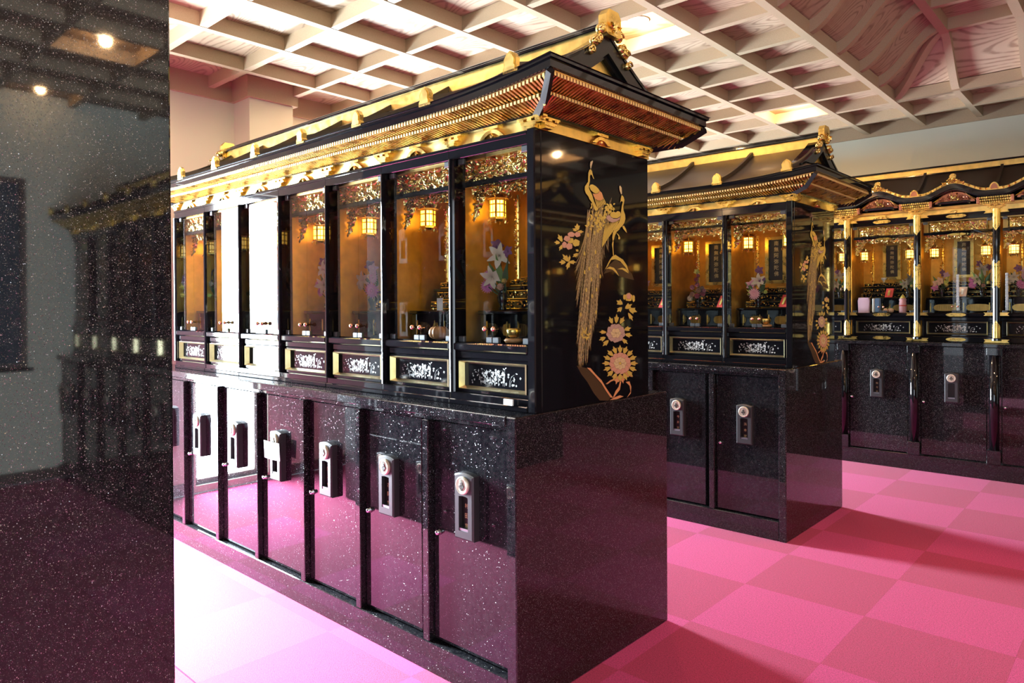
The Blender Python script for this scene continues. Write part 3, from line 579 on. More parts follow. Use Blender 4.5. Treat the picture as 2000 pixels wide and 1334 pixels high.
PK_FLORA=[('brown',[(540,1526),(592,1555),(665,1533),(711,1501),(726,1477),(665,1483),(616,1490),(568,1508),(511,1495)]),('gold',[(507,1499),(530,1525),(549,1548),(568,1565),(592,1574),(616,1566),(646,1557),(675,1534),(690,1504),(660,1528),(626,1548),(592,1555),(563,1551),(540,1526),(521,1512)]),('gold',[(521,1514),(554,1526),(582,1522),(601,1509),(618,1489),(596,1501),(572,1513),(544,1516)]),('gold',[(604,1517),(640,1525),(670,1520),(688,1502),(665,1508),(640,1516)]),('brown',[(338,1152),(400,1139),(452,1103),(495,1070),(521,1042),(553,1013),(540,1003),(482,1010),(445,1040),(403,1087),(367,1118)]),('orange',[(400,1141),(424,1138),(452,1116),(495,1087),(521,1059),(547,1034),(573,1011),(553,1014),(521,1044),(495,1072),(452,1105)]),('orange',[(661,1066),(689,1067),(703,1043),(699,1016),(668,1001),(696,1024),(689,1048)]),('orange',[(546,1004),(586,1013),(620,1017),(647,1009),(599,1002)]),('orange',[(521,1070),(553,1082),(587,1087),(600,1080),(560,1076),(534,1067)]),('orange',[(620,1071),(630,1070),(620,1038),(599,1025),(579,1012),(569,1011),(589,1037),(610,1051)]),('gold',[(347,1649),(357,1655),(360,1663),(362,1670),(354,1668),(344,1677),(336,1666),(328,1666),(332,1660),(337,1653)]),('gold',[(343,1647),(341,1652),(336,1656),(330,1659),(328,1656),(315,1656),(322,1650),(318,1647),(325,1646),(334,1645)]),('gold',[(343,1645),(351,1642),(362,1641),(372,1640),(371,1643),(387,1648),(371,1651),(372,1654),(363,1652),(352,1650)]),('gold',[(256,1601),(259,1610),(256,1618),(252,1625),(246,1622),(231,1629),(233,1617),(227,1615),(234,1610),(244,1604)]),('gold',[(244,1598),(237,1603),(229,1605),(221,1606),(221,1602),(208,1598),(220,1594),(218,1590),(226,1591),(236,1593)]),('gold',[(257,1594),(247,1590),(240,1584),(234,1579),(239,1578),(238,1568),(250,1576),(254,1574),(257,1580),(259,1588)]),('gold',[(351,1566),(339,1567),(328,1564),(319,1561),(323,1559),(315,1550),(331,1552),(333,1549),(340,1554),(347,1559)]),('gold',[(352,1572),(352,1577),(349,1580),(346,1583),(344,1580),(334,1581),(337,1575),(334,1573),(339,1572),(345,1571)]),('gold',[(294,1532),(294,1541),(288,1550),(281,1557),(276,1553),(256,1559),(263,1545),(256,1543),(266,1538),(279,1533)]),('gold',[(276,1530),(267,1536),(257,1538),(248,1539),(249,1534),(234,1528),(249,1524),(248,1519),(257,1521),(267,1524)]),('gold',[(297,1535),(287,1529),(279,1522),(274,1514),(280,1514),(281,1502),(293,1512),(298,1511),(300,1519),(301,1527)]),('gold',[(290,1531),(300,1527),(313,1525),(325,1524),(323,1528),(342,1533),(324,1537),(325,1540),(313,1539),(300,1536)]),('gold',[(295,1533),(300,1538),(303,1545),(305,1551),(302,1550),(299,1559),(294,1550),(291,1551),(291,1545),(292,1538)]),('rose',[(331,1634),(327,1630),(324,1625),(313,1623),(303,1623),(293,1623),(289,1627),(286,1631),(287,1635),(295,1639),(303,1642),(314,1643),(321,1640),(330,1639)]),('rose',[(363,1636),(364,1632),(357,1628),(349,1626),(341,1624),(334,1627),(329,1629),(325,1634),(330,1638),(334,1642),(341,1645),(349,1644),(358,1644),(363,1641)]),('rose',[(303,1617),(303,1612),(295,1608),(288,1605),(279,1604),(272,1607),(264,1609),(263,1614),(267,1619),(270,1624),(279,1626),(288,1626),(297,1626),(301,1621)]),('rose',[(281,1593),(280,1588),(277,1582),(270,1581),(264,1580),(258,1581),(256,1586),(253,1591),(254,1597),(259,1600),(264,1605),(270,1604),(276,1602),(281,1599)]),('rose',[(314,1590),(315,1584),(309,1579),(300,1578),(291,1575),(283,1578),(278,1583),(273,1587),(278,1593),(283,1597),(291,1602),(300,1600),(309,1599),(315,1596)]),('gold',[(358,1605),(358,1599),(352,1593),(342,1592),(332,1589),(322,1592),(318,1597),(313,1602),(316,1609),(324,1613),(332,1618),(342,1617),(351,1615),(360,1612)]),('gold',[(324,1611),(324,1605),(316,1602),(308,1599),(299,1597),(292,1601),(285,1603),(283,1608),(287,1613),(290,1618),(299,1620),(308,1620),(318,1620),(322,1615)]),('gold',[(642,1377),(640,1386),(632,1393),(623,1399),(619,1393),(597,1394),(606,1383),(599,1378),(611,1376),(626,1375)]),('gold',[(637,1367),(622,1367),(610,1364),(600,1361),(607,1358),(601,1347),(620,1350),(626,1346),(632,1352),(637,1359)]),('gold',[(658,1360),(675,1358),(692,1360),(706,1363),(699,1368),(712,1380),(686,1378),(682,1384),(672,1378),(661,1370)]),('gold',[(685,1358),(693,1348),(706,1342),(719,1337),(721,1344),(748,1346),(730,1358),(735,1364),(720,1364),(702,1364)]),('gold',[(681,1345),(680,1336),(685,1326),(691,1317),(696,1320),(716,1309),(711,1324),(719,1325),(708,1332),(696,1340)]),('gold',[(715,1407),(709,1400),(705,1392),(691,1390),(678,1391),(665,1392),(660,1400),(656,1407),(656,1415),(668,1419),(678,1424),(692,1425),(702,1419),(713,1415)]),('rose',[(702,1411),(699,1406),(696,1400),(688,1398),(681,1399),(673,1400),(671,1405),(668,1411),(669,1417),(675,1420),(681,1424),(689,1424),(695,1420),(701,1417)]),('gold',[(663,1407),(661,1402),(659,1398),(656,1395),(652,1396),(648,1397),(645,1402),(645,1407),(645,1412),(648,1416),(652,1417),(656,1419),(659,1415),(661,1412)]),('gold',[(731,1401),(732,1395),(728,1389),(724,1388),(719,1386),(715,1390),(712,1395),(710,1401),(713,1407),(715,1413),(719,1417),(724,1415),(729,1413),(732,1408)]),('gold',[(569,1301),(574,1309),(573,1317),(571,1325),(564,1322),(548,1331),(547,1319),(540,1318),(547,1312),(556,1305)]),('gold',[(595,1302),(606,1309),(611,1318),(615,1327),(607,1327),(599,1341),(589,1327),(581,1329),(583,1320),(586,1310)]),('gold',[(623,1299),(637,1303),(648,1309),(658,1315),(649,1317),(652,1330),(633,1322),(627,1325),(623,1317),(619,1308)]),('gold',[(529,1270),(519,1275),(506,1278),(495,1280),(496,1276),(478,1272),(495,1267),(494,1263),(505,1264),(518,1265)]),('gold',[(523,1251),(510,1254),(496,1253),(485,1252),(489,1248),(477,1240),(497,1239),(499,1234),(508,1238),(518,1243)]),('gold',[(543,1239),(528,1239),(514,1235),(503,1230),(510,1228),(502,1216),(522,1220),(527,1217),(534,1223),(541,1230)]),('gold',[(650,1275),(664,1271),(679,1270),(692,1270),(688,1275),(704,1283),(682,1286),(681,1291),(669,1287),(658,1283)]),('gold',[(656,1258),(665,1250),(678,1246),(690,1242),(690,1247),(712,1250),(694,1258),(697,1263),(684,1263),(669,1262)]),('gold',[(633,1243),(636,1234),(644,1226),(653,1219),(657,1223),(679,1217),(668,1229),(675,1231),(662,1236),(648,1241)]),('gold',[(689,1139),(702,1132),(718,1128),(733,1126),(732,1131),(755,1135),(732,1142),(733,1147),(718,1146),(702,1144)]),('gold',[(684,1124),(691,1115),(704,1108),(716,1103),(719,1107),(744,1106),(727,1117),(732,1121),(717,1124),(700,1126)]),('gold',[(669,1112),(670,1103),(677,1094),(685,1086),(691,1090),(714,1083),(705,1097),(713,1099),(701,1104),(686,1110)]),('gold',[(647,1105),(641,1096),(642,1087),(645,1079),(653,1081),(670,1070),(671,1084),(680,1084),(672,1091),(661,1099)]),('gold',[(620,1104),(610,1097),(605,1089),(602,1081),(611,1082),(620,1069),(630,1080),(639,1079),(636,1087),(631,1096)]),('gold',[(594,1109),(580,1105),(570,1099),(562,1093),(571,1091),(571,1078),(588,1086),(596,1083),(598,1091),(600,1100)]),('gold',[(573,1119),(557,1119),(543,1116),(532,1112),(539,1109),(531,1097),(552,1100),(557,1096),(565,1102),(572,1110)]),('gold',[(559,1132),(544,1136),(529,1136),(515,1136),(520,1131),(504,1123),(527,1121),(529,1116),(540,1120),(552,1125)]),('gold',[(555,1147),(543,1154),(528,1158),(514,1160),(516,1155),(495,1151),(516,1145),(514,1140),(528,1141),(543,1142)]),('gold',[(560,1162),(553,1170),(541,1177),(529,1182),(527,1177),(505,1179),(520,1168),(516,1164),(529,1162),(544,1160)]),('gold',[(574,1174),(573,1183),(566,1191),(558,1198),(553,1195),(532,1201),(540,1188),(533,1186),(544,1181),(558,1176)]),('gold',[(595,1181),(600,1190),(599,1199),(597,1207),(589,1205),(573,1215),(572,1201),(563,1201),(571,1194),(581,1186)]),('gold',[(621,1183),(632,1189),(637,1198),(640,1206),(631,1205),(621,1218),(611,1206),(603,1208),(606,1200),(610,1191)]),('gold',[(647,1179),(662,1182),(673,1189),(681,1195),(672,1197),(671,1210),(654,1202),(646,1205),(643,1197),(642,1188)]),('gold',[(669,1169),(686,1168),(701,1172),(714,1176),(706,1179),(715,1192),(691,1188),(686,1192),(678,1186),(671,1178)]),('gold',[(684,1155),(700,1151),(717,1151),(732,1152),(727,1156),(744,1165),(719,1167),(717,1172),(705,1168),(692,1163)]),('orange',[(608,1095),(595,1091),(587,1083),(581,1076),(589,1075),(592,1061),(606,1071),(614,1069),(615,1077),(614,1086)]),('orange',[(630,1098),(623,1090),(622,1080),(623,1072),(630,1073),(644,1060),(648,1074),(657,1073),(651,1082),(643,1091)]),('orange',[(653,1108),(658,1098),(670,1090),(682,1082),(686,1087),(713,1081),(697,1095),(704,1098),(688,1103),(671,1107)]),('mauve',[(659,1258),(657,1251),(646,1247),(636,1242),(623,1243),(613,1248),(602,1252),(602,1260),(605,1266),(610,1273),(624,1274),(636,1274),(649,1272),(654,1265)]),('mauve',[(641,1245),(643,1238),(634,1233),(621,1232),(609,1230),(598,1235),(591,1241),(585,1247),(591,1254),(598,1259),(609,1263),(621,1261),(634,1259),(643,1253)]),('mauve',[(616,1242),(617,1234),(608,1229),(596,1228),(583,1226),(573,1231),(566,1237),(560,1244),(567,1250),(573,1255),(584,1259),(596,1257),(608,1255),(617,1249)]),('mauve',[(592,1248),(593,1240),(582,1237),(572,1234),(559,1232),(550,1238),(541,1243),(536,1250),(543,1256),(548,1262),(559,1265),(571,1263),(584,1262),(591,1255)]),('mauve',[(579,1262),(580,1254),(570,1250),(559,1247),(547,1246),(537,1251),(529,1256),(524,1263),(531,1269),(536,1276),(547,1278),(559,1276),(572,1275),(578,1268)]),('mauve',[(588,1276),(584,1269),(574,1265),(565,1260),(553,1262),(542,1266),(532,1270),(533,1277),(534,1284),(540,1291),(553,1291),(565,1292),(577,1289),(581,1282)]),('mauve',[(608,1285),(606,1278),(595,1274),(586,1269),(573,1270),(563,1275),(552,1279),(552,1286),(555,1293),(560,1299),(573,1300),(585,1301),(598,1298),(602,1291)]),('mauve',[(636,1284),(629,1278),(624,1271),(612,1268),(600,1270),(587,1272),(580,1278),(579,1285),(578,1293),(589,1297),(600,1300),(613,1301),(622,1296),(632,1291)]),('mauve',[(656,1273),(652,1266),(642,1262),(632,1257),(619,1259),(609,1263),(598,1267),(599,1275),(601,1281),(607,1288),(620,1288),(632,1290),(645,1287),(649,1280)]),('cream',[(628,1263),(625,1259),(622,1255),(614,1254),(606,1255),(598,1256),(595,1260),(593,1264),(593,1269),(600,1271),(606,1274),(614,1274),(620,1271),(627,1268)]),('cream',[(620,1254),(616,1250),(611,1247),(605,1244),(597,1246),(590,1248),(584,1251),(585,1255),(584,1260),(589,1263),(597,1264),(605,1265),(612,1262),(615,1258)]),('cream',[(598,1255),(598,1250),(593,1247),(585,1247),(578,1245),(571,1248),(567,1252),(563,1256),(567,1260),(571,1263),(578,1266),(585,1264),(593,1263),(598,1259)]),('cream',[(590,1264),(587,1261),(584,1256),(576,1256),(569,1256),(561,1257),(558,1262),(555,1266),(556,1270),(563,1272),(569,1275),(577,1275),(583,1272),(590,1269)]),('cream',[(598,1273),(599,1269),(593,1266),(586,1265),(578,1264),(571,1267),(567,1270),(563,1274),(567,1278),(571,1282),(578,1284),(586,1283),(593,1281),(598,1278)]),('cream',[(620,1273),(616,1269),(611,1266),(605,1263),(597,1265),(590,1266),(584,1269),(585,1274),(584,1278),(590,1282),(597,1282),(605,1284),(612,1281),(615,1277)]),('gold',[(602,1264),(602,1261),(597,1259),(594,1257),(589,1258),(585,1260),(581,1262),(581,1265),(582,1267),(584,1270),(589,1271),(594,1271),(599,1270),(600,1267)]),('rose',[(702,1132),(695,1127),(690,1121),(679,1118),(668,1121),(656,1123),(649,1129),(649,1136),(648,1143),(657,1146),(668,1148),(680,1149),(689,1144),(697,1139)]),('rose',[(686,1118),(684,1112),(674,1109),(665,1104),(653,1106),(644,1110),(633,1115),(633,1122),(636,1128),(641,1134),(653,1134),(665,1134),(677,1131),(681,1124)]),('rose',[(658,1112),(658,1105),(647,1102),(638,1099),(626,1099),(618,1104),(608,1109),(606,1115),(611,1121),(615,1127),(627,1128),(638,1127),(650,1125),(655,1118)]),('rose',[(628,1115),(628,1108),(617,1105),(608,1102),(597,1102),(588,1107),(578,1112),(577,1118),(582,1124),(586,1130),(597,1131),(608,1130),(620,1128),(624,1121)]),('rose',[(607,1126),(600,1121),(595,1115),(585,1113),(574,1116),(562,1117),(556,1123),(556,1130),(555,1136),(564,1140),(574,1141),(585,1143),(594,1138),(601,1133)]),('rose',[(592,1143),(593,1136),(584,1132),(574,1131),(562,1129),(554,1134),(547,1140),(541,1146),(548,1151),(553,1156),(563,1159),(574,1157),(585,1155),(592,1149)]),('rose',[(602,1158),(597,1152),(589,1149),(580,1144),(569,1147),(559,1150),(550,1155),(551,1161),(552,1168),(558,1173),(570,1173),(581,1174),(591,1171),(595,1164)]),('rose',[(621,1169),(619,1163),(609,1160),(601,1155),(589,1157),(580,1161),(570,1165),(570,1172),(573,1178),(578,1184),(590,1184),(601,1184),(612,1182),(616,1175)]),('rose',[(648,1172),(649,1165),(639,1161),(629,1159),(618,1158),(609,1163),(601,1168),(596,1174),(603,1180),(607,1186),(618,1188),(629,1186),(641,1184),(647,1178)]),('rose',[(679,1164),(674,1159),(670,1152),(658,1151),(647,1153),(634,1154),(630,1161),(627,1167),(627,1174),(637,1177),(646,1180),(659,1180),(667,1175),(677,1171)]),('rose',[(695,1150),(696,1143),(688,1138),(676,1138),(664,1136),(654,1141),(649,1147),(642,1153),(648,1159),(655,1163),(664,1167),(676,1164),(687,1162),(696,1156)]),('cream',[(667,1140),(664,1136),(661,1132),(652,1131),(644,1132),(635,1133),(632,1138),(629,1143),(630,1148),(637,1150),(644,1153),(653,1152),(659,1149),(667,1146)]),('cream',[(658,1130),(657,1125),(653,1121),(644,1121),(635,1121),(627,1123),(624,1128),(619,1133),(623,1137),(629,1140),(635,1143),(644,1141),(652,1139),(659,1135)]),('cream',[(641,1127),(638,1122),(632,1120),(625,1116),(616,1118),(609,1121),(602,1124),(603,1129),(603,1134),(608,1138),(617,1138),(625,1139),(633,1136),(636,1131)]),('cream',[(619,1133),(619,1128),(614,1124),(605,1124),(597,1123),(589,1126),(586,1131),(581,1135),(585,1139),(591,1142),(597,1145),(606,1143),(613,1141),(620,1138)]),('cream',[(611,1144),(612,1139),(605,1136),(597,1135),(589,1134),(582,1138),(578,1142),(573,1146),(578,1150),(582,1154),(589,1156),(598,1154),(606,1153),(611,1149)]),('cream',[(619,1154),(619,1150),(614,1146),(605,1146),(597,1145),(589,1147),(586,1152),(582,1156),(585,1161),(591,1164),(597,1167),(606,1165),(613,1163),(620,1159)]),('cream',[(641,1157),(638,1153),(632,1150),(625,1147),(617,1149),(609,1151),(602,1155),(603,1160),(604,1164),(608,1168),(617,1168),(625,1169),(633,1167),(637,1162)]),('cream',[(658,1152),(657,1147),(653,1143),(644,1143),(635,1142),(628,1145),(624,1150),(620,1154),(623,1159),(629,1161),(635,1165),(644,1163),(652,1160),(659,1157)]),('gold',[(632,1143),(630,1140),(627,1138),(623,1136),(618,1137),(614,1139),(610,1141),(611,1144),(611,1147),(613,1150),(618,1150),(623,1150),(628,1148),(630,1146)])]
PK_BIRD=[('cream',[(425,1888),(422,1901),(425,1914),(439,1921),(442,1917),(435,1903),(429,1888)]),('gold',[(427,1887),(436,1880),(440,1867),(450,1852),(442,1853),(434,1864),(427,1866),(422,1858),(422,1841),(417,1827),(415,1815),(422,1805),(436,1790),(449,1766),(461,1753),(475,1741),(465,1733),(453,1733),(445,1742),(432,1762),(418,1772),(410,1782),(395,1792),(388,1803),(389,1817),(399,1827),(409,1837),(410,1851),(411,1870),(417,1882)]),('gold',[(426,1759),(435,1758),(437,1744),(429,1736),(422,1740),(430,1748)]),('gold',[(451,1783),(470,1759),(478,1745),(477,1741),(472,1743),(462,1756),(448,1782)]),('gold',[(460,1784),(478,1762),(486,1749),(485,1745),(480,1747),(470,1759),(457,1783)]),('gold',[(469,1786),(486,1765),(494,1753),(492,1749),(487,1751),(479,1762),(466,1785)]),('gold',[(479,1787),(495,1768),(501,1757),(500,1753),(495,1755),(487,1765),(476,1786)]),('gold',[(488,1788),(503,1771),(509,1761),(508,1757),(503,1759),(496,1768),(485,1787)]),('gold',[(498,1790),(512,1774),(517,1765),(516,1761),(511,1763),(504,1771),(495,1789)]),('gold',[(507,1791),(520,1777),(525,1769),(524,1766),(519,1767),(513,1774),(504,1790)]),('orange',[(473,1801),(484,1812),(498,1806),(506,1793),(508,1784),(493,1775),(473,1773),(457,1776),(445,1784),(438,1797),(457,1797)]),('gold',[(416,1819),(424,1828),(438,1831),(458,1827),(474,1820),(484,1812),(473,1801),(457,1797),(442,1800),(426,1807)]),('cream',[(630,1814),(619,1830),(617,1845),(624,1850),(635,1842),(637,1818)]),('gold',[(525,1691),(515,1633),(507,1603),(499,1596),(496,1603),(502,1634),(520,1690)]),('gold',[(536,1693),(525,1639),(516,1611),(508,1604),(505,1611),(511,1640),(531,1693)]),('gold',[(547,1695),(535,1645),(524,1619),(517,1613),(514,1620),(521,1646),(542,1695)]),('gold',[(558,1697),(544,1651),(533,1627),(526,1621),(523,1628),(531,1652),(553,1697)]),('gold',[(570,1699),(554,1657),(542,1635),(534,1630),(532,1636),(540,1658),(564,1700)]),('gold',[(581,1702),(564,1663),(551,1643),(543,1639),(541,1644),(550,1665),(575,1702)]),('gold',[(592,1704),(574,1669),(560,1651),(552,1647),(550,1653),(560,1671),(587,1705)]),('gold',[(604,1706),(583,1675),(569,1659),(561,1656),(559,1661),(570,1677),(598,1707)]),('gold',[(615,1708),(593,1681),(578,1667),(570,1665),(568,1670),(581,1684),(610,1710)]),('gold',[(632,1691),(617,1674),(598,1663),(585,1647),(578,1630),(569,1624),(566,1640),(571,1659),(588,1680)]),('gold',[(569,1624),(576,1625),(574,1600),(578,1571),(571,1567),(568,1594),(563,1613)]),('gold',[(595,1661),(612,1654),(624,1641),(617,1634),(607,1636),(610,1646),(598,1656)]),('gold',[(637,1689),(649,1693),(664,1680),(671,1664),(659,1669),(642,1680)]),('gold',[(634,1814),(648,1807),(654,1795),(650,1782),(645,1767),(647,1753),(658,1737),(660,1720),(653,1704),(636,1688),(614,1677),(588,1669),(575,1668),(592,1685),(614,1703),(623,1721),(627,1734),(630,1753),(634,1771),(641,1786),(632,1788),(623,1780),(625,1789),(628,1802)]),('mauve',[(525,1710),(534,1723),(551,1725),(559,1718),(576,1714),(601,1716),(623,1725),(618,1713),(597,1704),(567,1697),(546,1700)]),('gold',[(551,1727),(559,1737),(576,1742),(591,1740),(606,1747),(623,1745),(629,1736),(623,1726),(601,1717),(571,1715),(557,1719)])]
PK_EYES=[(451, 1649), (409, 1637), (386, 1567), (457, 1576), (469, 1524), (415, 1512), (387, 1498), (487, 1485), (430, 1472), (396, 1432), (461, 1434), (434, 1409), (403, 1386), (458, 1348), (362, 1340), (423, 1294), (390, 1274), (415, 1682), (500, 1709), (533, 1747), (560, 1753), (473, 1703), (435, 1707), (520, 1730), (486, 1681)]
PK_GUIDE=[(416, 1720), (560, 1745), (390, 1591), (506, 1629)]
PK_TIPS=[(340, 1559), (336, 1500), (341, 1427), (339, 1353), (351, 1309), (342, 1251), (347, 1191), (349, 1154), (368, 1161), (399, 1170), (406, 1218), (421, 1225), (438, 1285), (457, 1322), (468, 1383), (478, 1444), (495, 1467), (501, 1536), (518, 1568), (539, 1600)]
# ------------------------------------------------------------------ carved gilding
def carve(mb, n, px, seed, L=(.014, .030), depth=.012):
    r = random.Random(seed)
    for _ in range(n):
        c = px(r); a = r.uniform(0, 2 * math.pi); l = r.uniform(*L)
        mb.leaf((c[0], c[1] - r.uniform(0, depth), c[2]), (math.cos(a), r.uniform(-.7, .2), math.sin(a)), (r.uniform(-.3, .3), -1, r.uniform(-.3, .3)), l, l * r.uniform(.22, .4), r.uniform(.15, .45))
    return mb
def relief(mb, x0, x1, lo, hi, v, depth, nx, nz, seed):
    # carved foliage as a true relief: a dense sheet pushed out along ridged noise, its lower edge following lo(x)
    o = Vector((seed * 3.7, seed * 1.3, seed))
    def h(x, z):
        p = Vector((x * 30, z * 34, 0)) + o; w = Vector((noise.noise(p * .7), noise.noise(p * .7 + Vector((5, 2, 8))), 0)) * .9
        a = 1 - abs(noise.noise(p + w)) * 2.2; b = 1 - abs(noise.noise(p * 2.3 + w * 1.5)) * 2.0
        return max(0, .72 * a + .38 * b)
    def fn(u, t):
        x = x0 + (x1 - x0) * u; l = lo(x); z = l + (hi - l) * t
        return (x, v - depth * h(x, z), z)
    return mb.grid(fn, nx, nz)
def clampx(mb, a, b): mb.v = [(min(b, max(a, x)), y, z) for x, y, z in mb.v]; return mb
def swirl(mb, cx, cy_, cz, r, s=1, w=.003):
    pts = [(cx + s * r * (1 - k / 14) * math.cos(k * .62), cy_, cz + r * (1 - k / 14) * math.sin(k * .62)) for k in range(11)]
    mb.tube(pts, [w * (1 - k / 20) for k in range(11)], 5)
def carved_block(w, z0, z1, v, seed, n):
    mb = relief(MB(), 0, w, lambda x: z0, z1, v, .022, 120, 30, seed)
    carve(mb, n, lambda r: (r.uniform(.02, w - .02), v - .012, r.uniform(z0 + .010, z1 - .012)), seed, (.016, .032), .010)
    r = random.Random(seed + 1)
    for _ in range(int(w / .06)): swirl(mb, r.uniform(.03, w - .03), v - .022, r.uniform(z0 + .02, z1 - .02), r.uniform(.010, .016), r.choice((-1, 1)))
    return clampx(mb, .002, w - .002)

def floral_inlay(w, h, seed=3):
    mb = MB(); r = random.Random(seed)
    def disc(x, z, s, n=5):
        a0 = r.uniform(0, 6)
        for k in range(n):
            a = a0 + 2 * math.pi * k / n; ca, sa = math.cos(a), math.sin(a)
            mb.add([(x + s * .15 * ca, 0, z + s * .15 * sa), (x + s * .65 * ca - s * .33 * sa, 0, z + s * .65 * sa + s * .33 * ca), (x + s * ca, 0, z + s * sa), (x + s * .65 * ca + s * .33 * sa, 0, z + s * .65 * sa - s * .33 * ca)], [(0, 3, 2, 1)])
    for _ in range(120):
        x = r.gauss(0, .17) * w; x = max(-w * .42, min(w * .42, x)); z = r.uniform(-.40, .34 - .7 * abs(x) / w) * h
        disc(x, z, r.uniform(.0026, .0052), r.choice((5, 5, 6, 4)))
    for _ in range(14):
        x = r.uniform(-.25, .25) * w; dx = r.uniform(-.20, .20) * w + x * .6; z0 = -.45 * h; z1 = r.uniform(-.1, .42) * h
        pts = [(x + dx * t * t, .0, z0 + (z1 - z0) * (1 - (1 - t) ** 2)) for t in (0, .25, .5, .75, 1)]
        for p, q in zip(pts[:-1], pts[1:]): mb.add([(p[0] - .0004, 0, p[2]), (p[0] + .0004, 0, p[2]), (q[0] + .0004, 0, q[2]), (q[0] - .0004, 0, q[2])], [(0, 1, 2, 3)])
        mb.leaf((pts[-1][0], 0, pts[-1][2]), (r.uniform(-1, 1), 0, r.uniform(-.2, 1)), (0, -1, 0), .012, .0025, 0)
    mb.v = [(x, y, max(-h * .48, min(h * .48, z))) for x, y, z in mb.v]
    return mesh('floral_inlay', mb, 'silverink')
FLORAL = {}
def frame_mb(x0, x1, z0, z1, t, y0, y1):
    mb = MB()
    # four mitred bars with a sloping inner face
    o = [(x0, z0), (x1, z0), (x1, z1), (x0, z1)]; i = [(x0 + t, z0 + t), (x1 - t, z0 + t), (x1 - t, z1 - t), (x0 + t, z1 - t)]
    vs = [(x, y0, z) for x, z in o] + [(x, y0 - .004, z) for x, z in [(x0 + t * .3, z0 + t * .3), (x1 - t * .3, z0 + t * .3), (x1 - t * .3, z1 - t * .3), (x0 + t * .3, z1 - t * .3)]] + [(x, y1, z) for x, z in i]
    fs = []
    for L in range(2):
        for k in range(4): fs.append((L * 4 + k, L * 4 + (k + 1) % 4, L * 4 + 4 + (k + 1) % 4, L * 4 + 4 + k))
    return mb.add(vs, fs)
KNOBG = mesh('door_knob', MB().lathe([(.004, 0), (.004, -.016), (.0085, -.018), (.0105, -.024), (.0085, -.030), (.001, -.032)], n=12, axis=1), 'copper', True)
CLIP = mesh('glass_clip', MB().cbox(-.016, .016, -.004, .010, 0, .022, .002), 'clip')
def gold_fit(w, h, notch=0):                       # flat gilt fitting with pointed or swallow-tail ends
    if notch: poly = [(-h / 2, -w / 2 - .012), (0, -w / 2), (h / 2, -w / 2 - .012), (h / 2, w / 2 + .012), (0, w / 2), (-h / 2, w / 2 + .012)]
    else: poly = [(-h * .3, -w / 2), (-h / 2, -w / 2 + .02), (-h / 2, w / 2 - .02), (-h * .3, w / 2), (0, w / 2 + .010), (h * .3, w / 2), (h / 2, w / 2 - .02), (h / 2, -w / 2 + .02), (h * .3, -w / 2), (0, -w / 2 - .010)]
    mb = MB().prism(poly, 1, -.004, .001)
    r = random.Random(5)
    for k in range(6):
        x = -w / 2 + .02 + (w - .04) * k / 5
        mb.ball((x, -.004, r.uniform(-.2, .2) * h), h * .12, 6)
    return mesh('gilt_fitting', mb, 'gold')
FIT_P = gold_fit(.125, .028); FIT_N = gold_fit(.145, .026, 1); FIT_S = gold_fit(.11, .020)

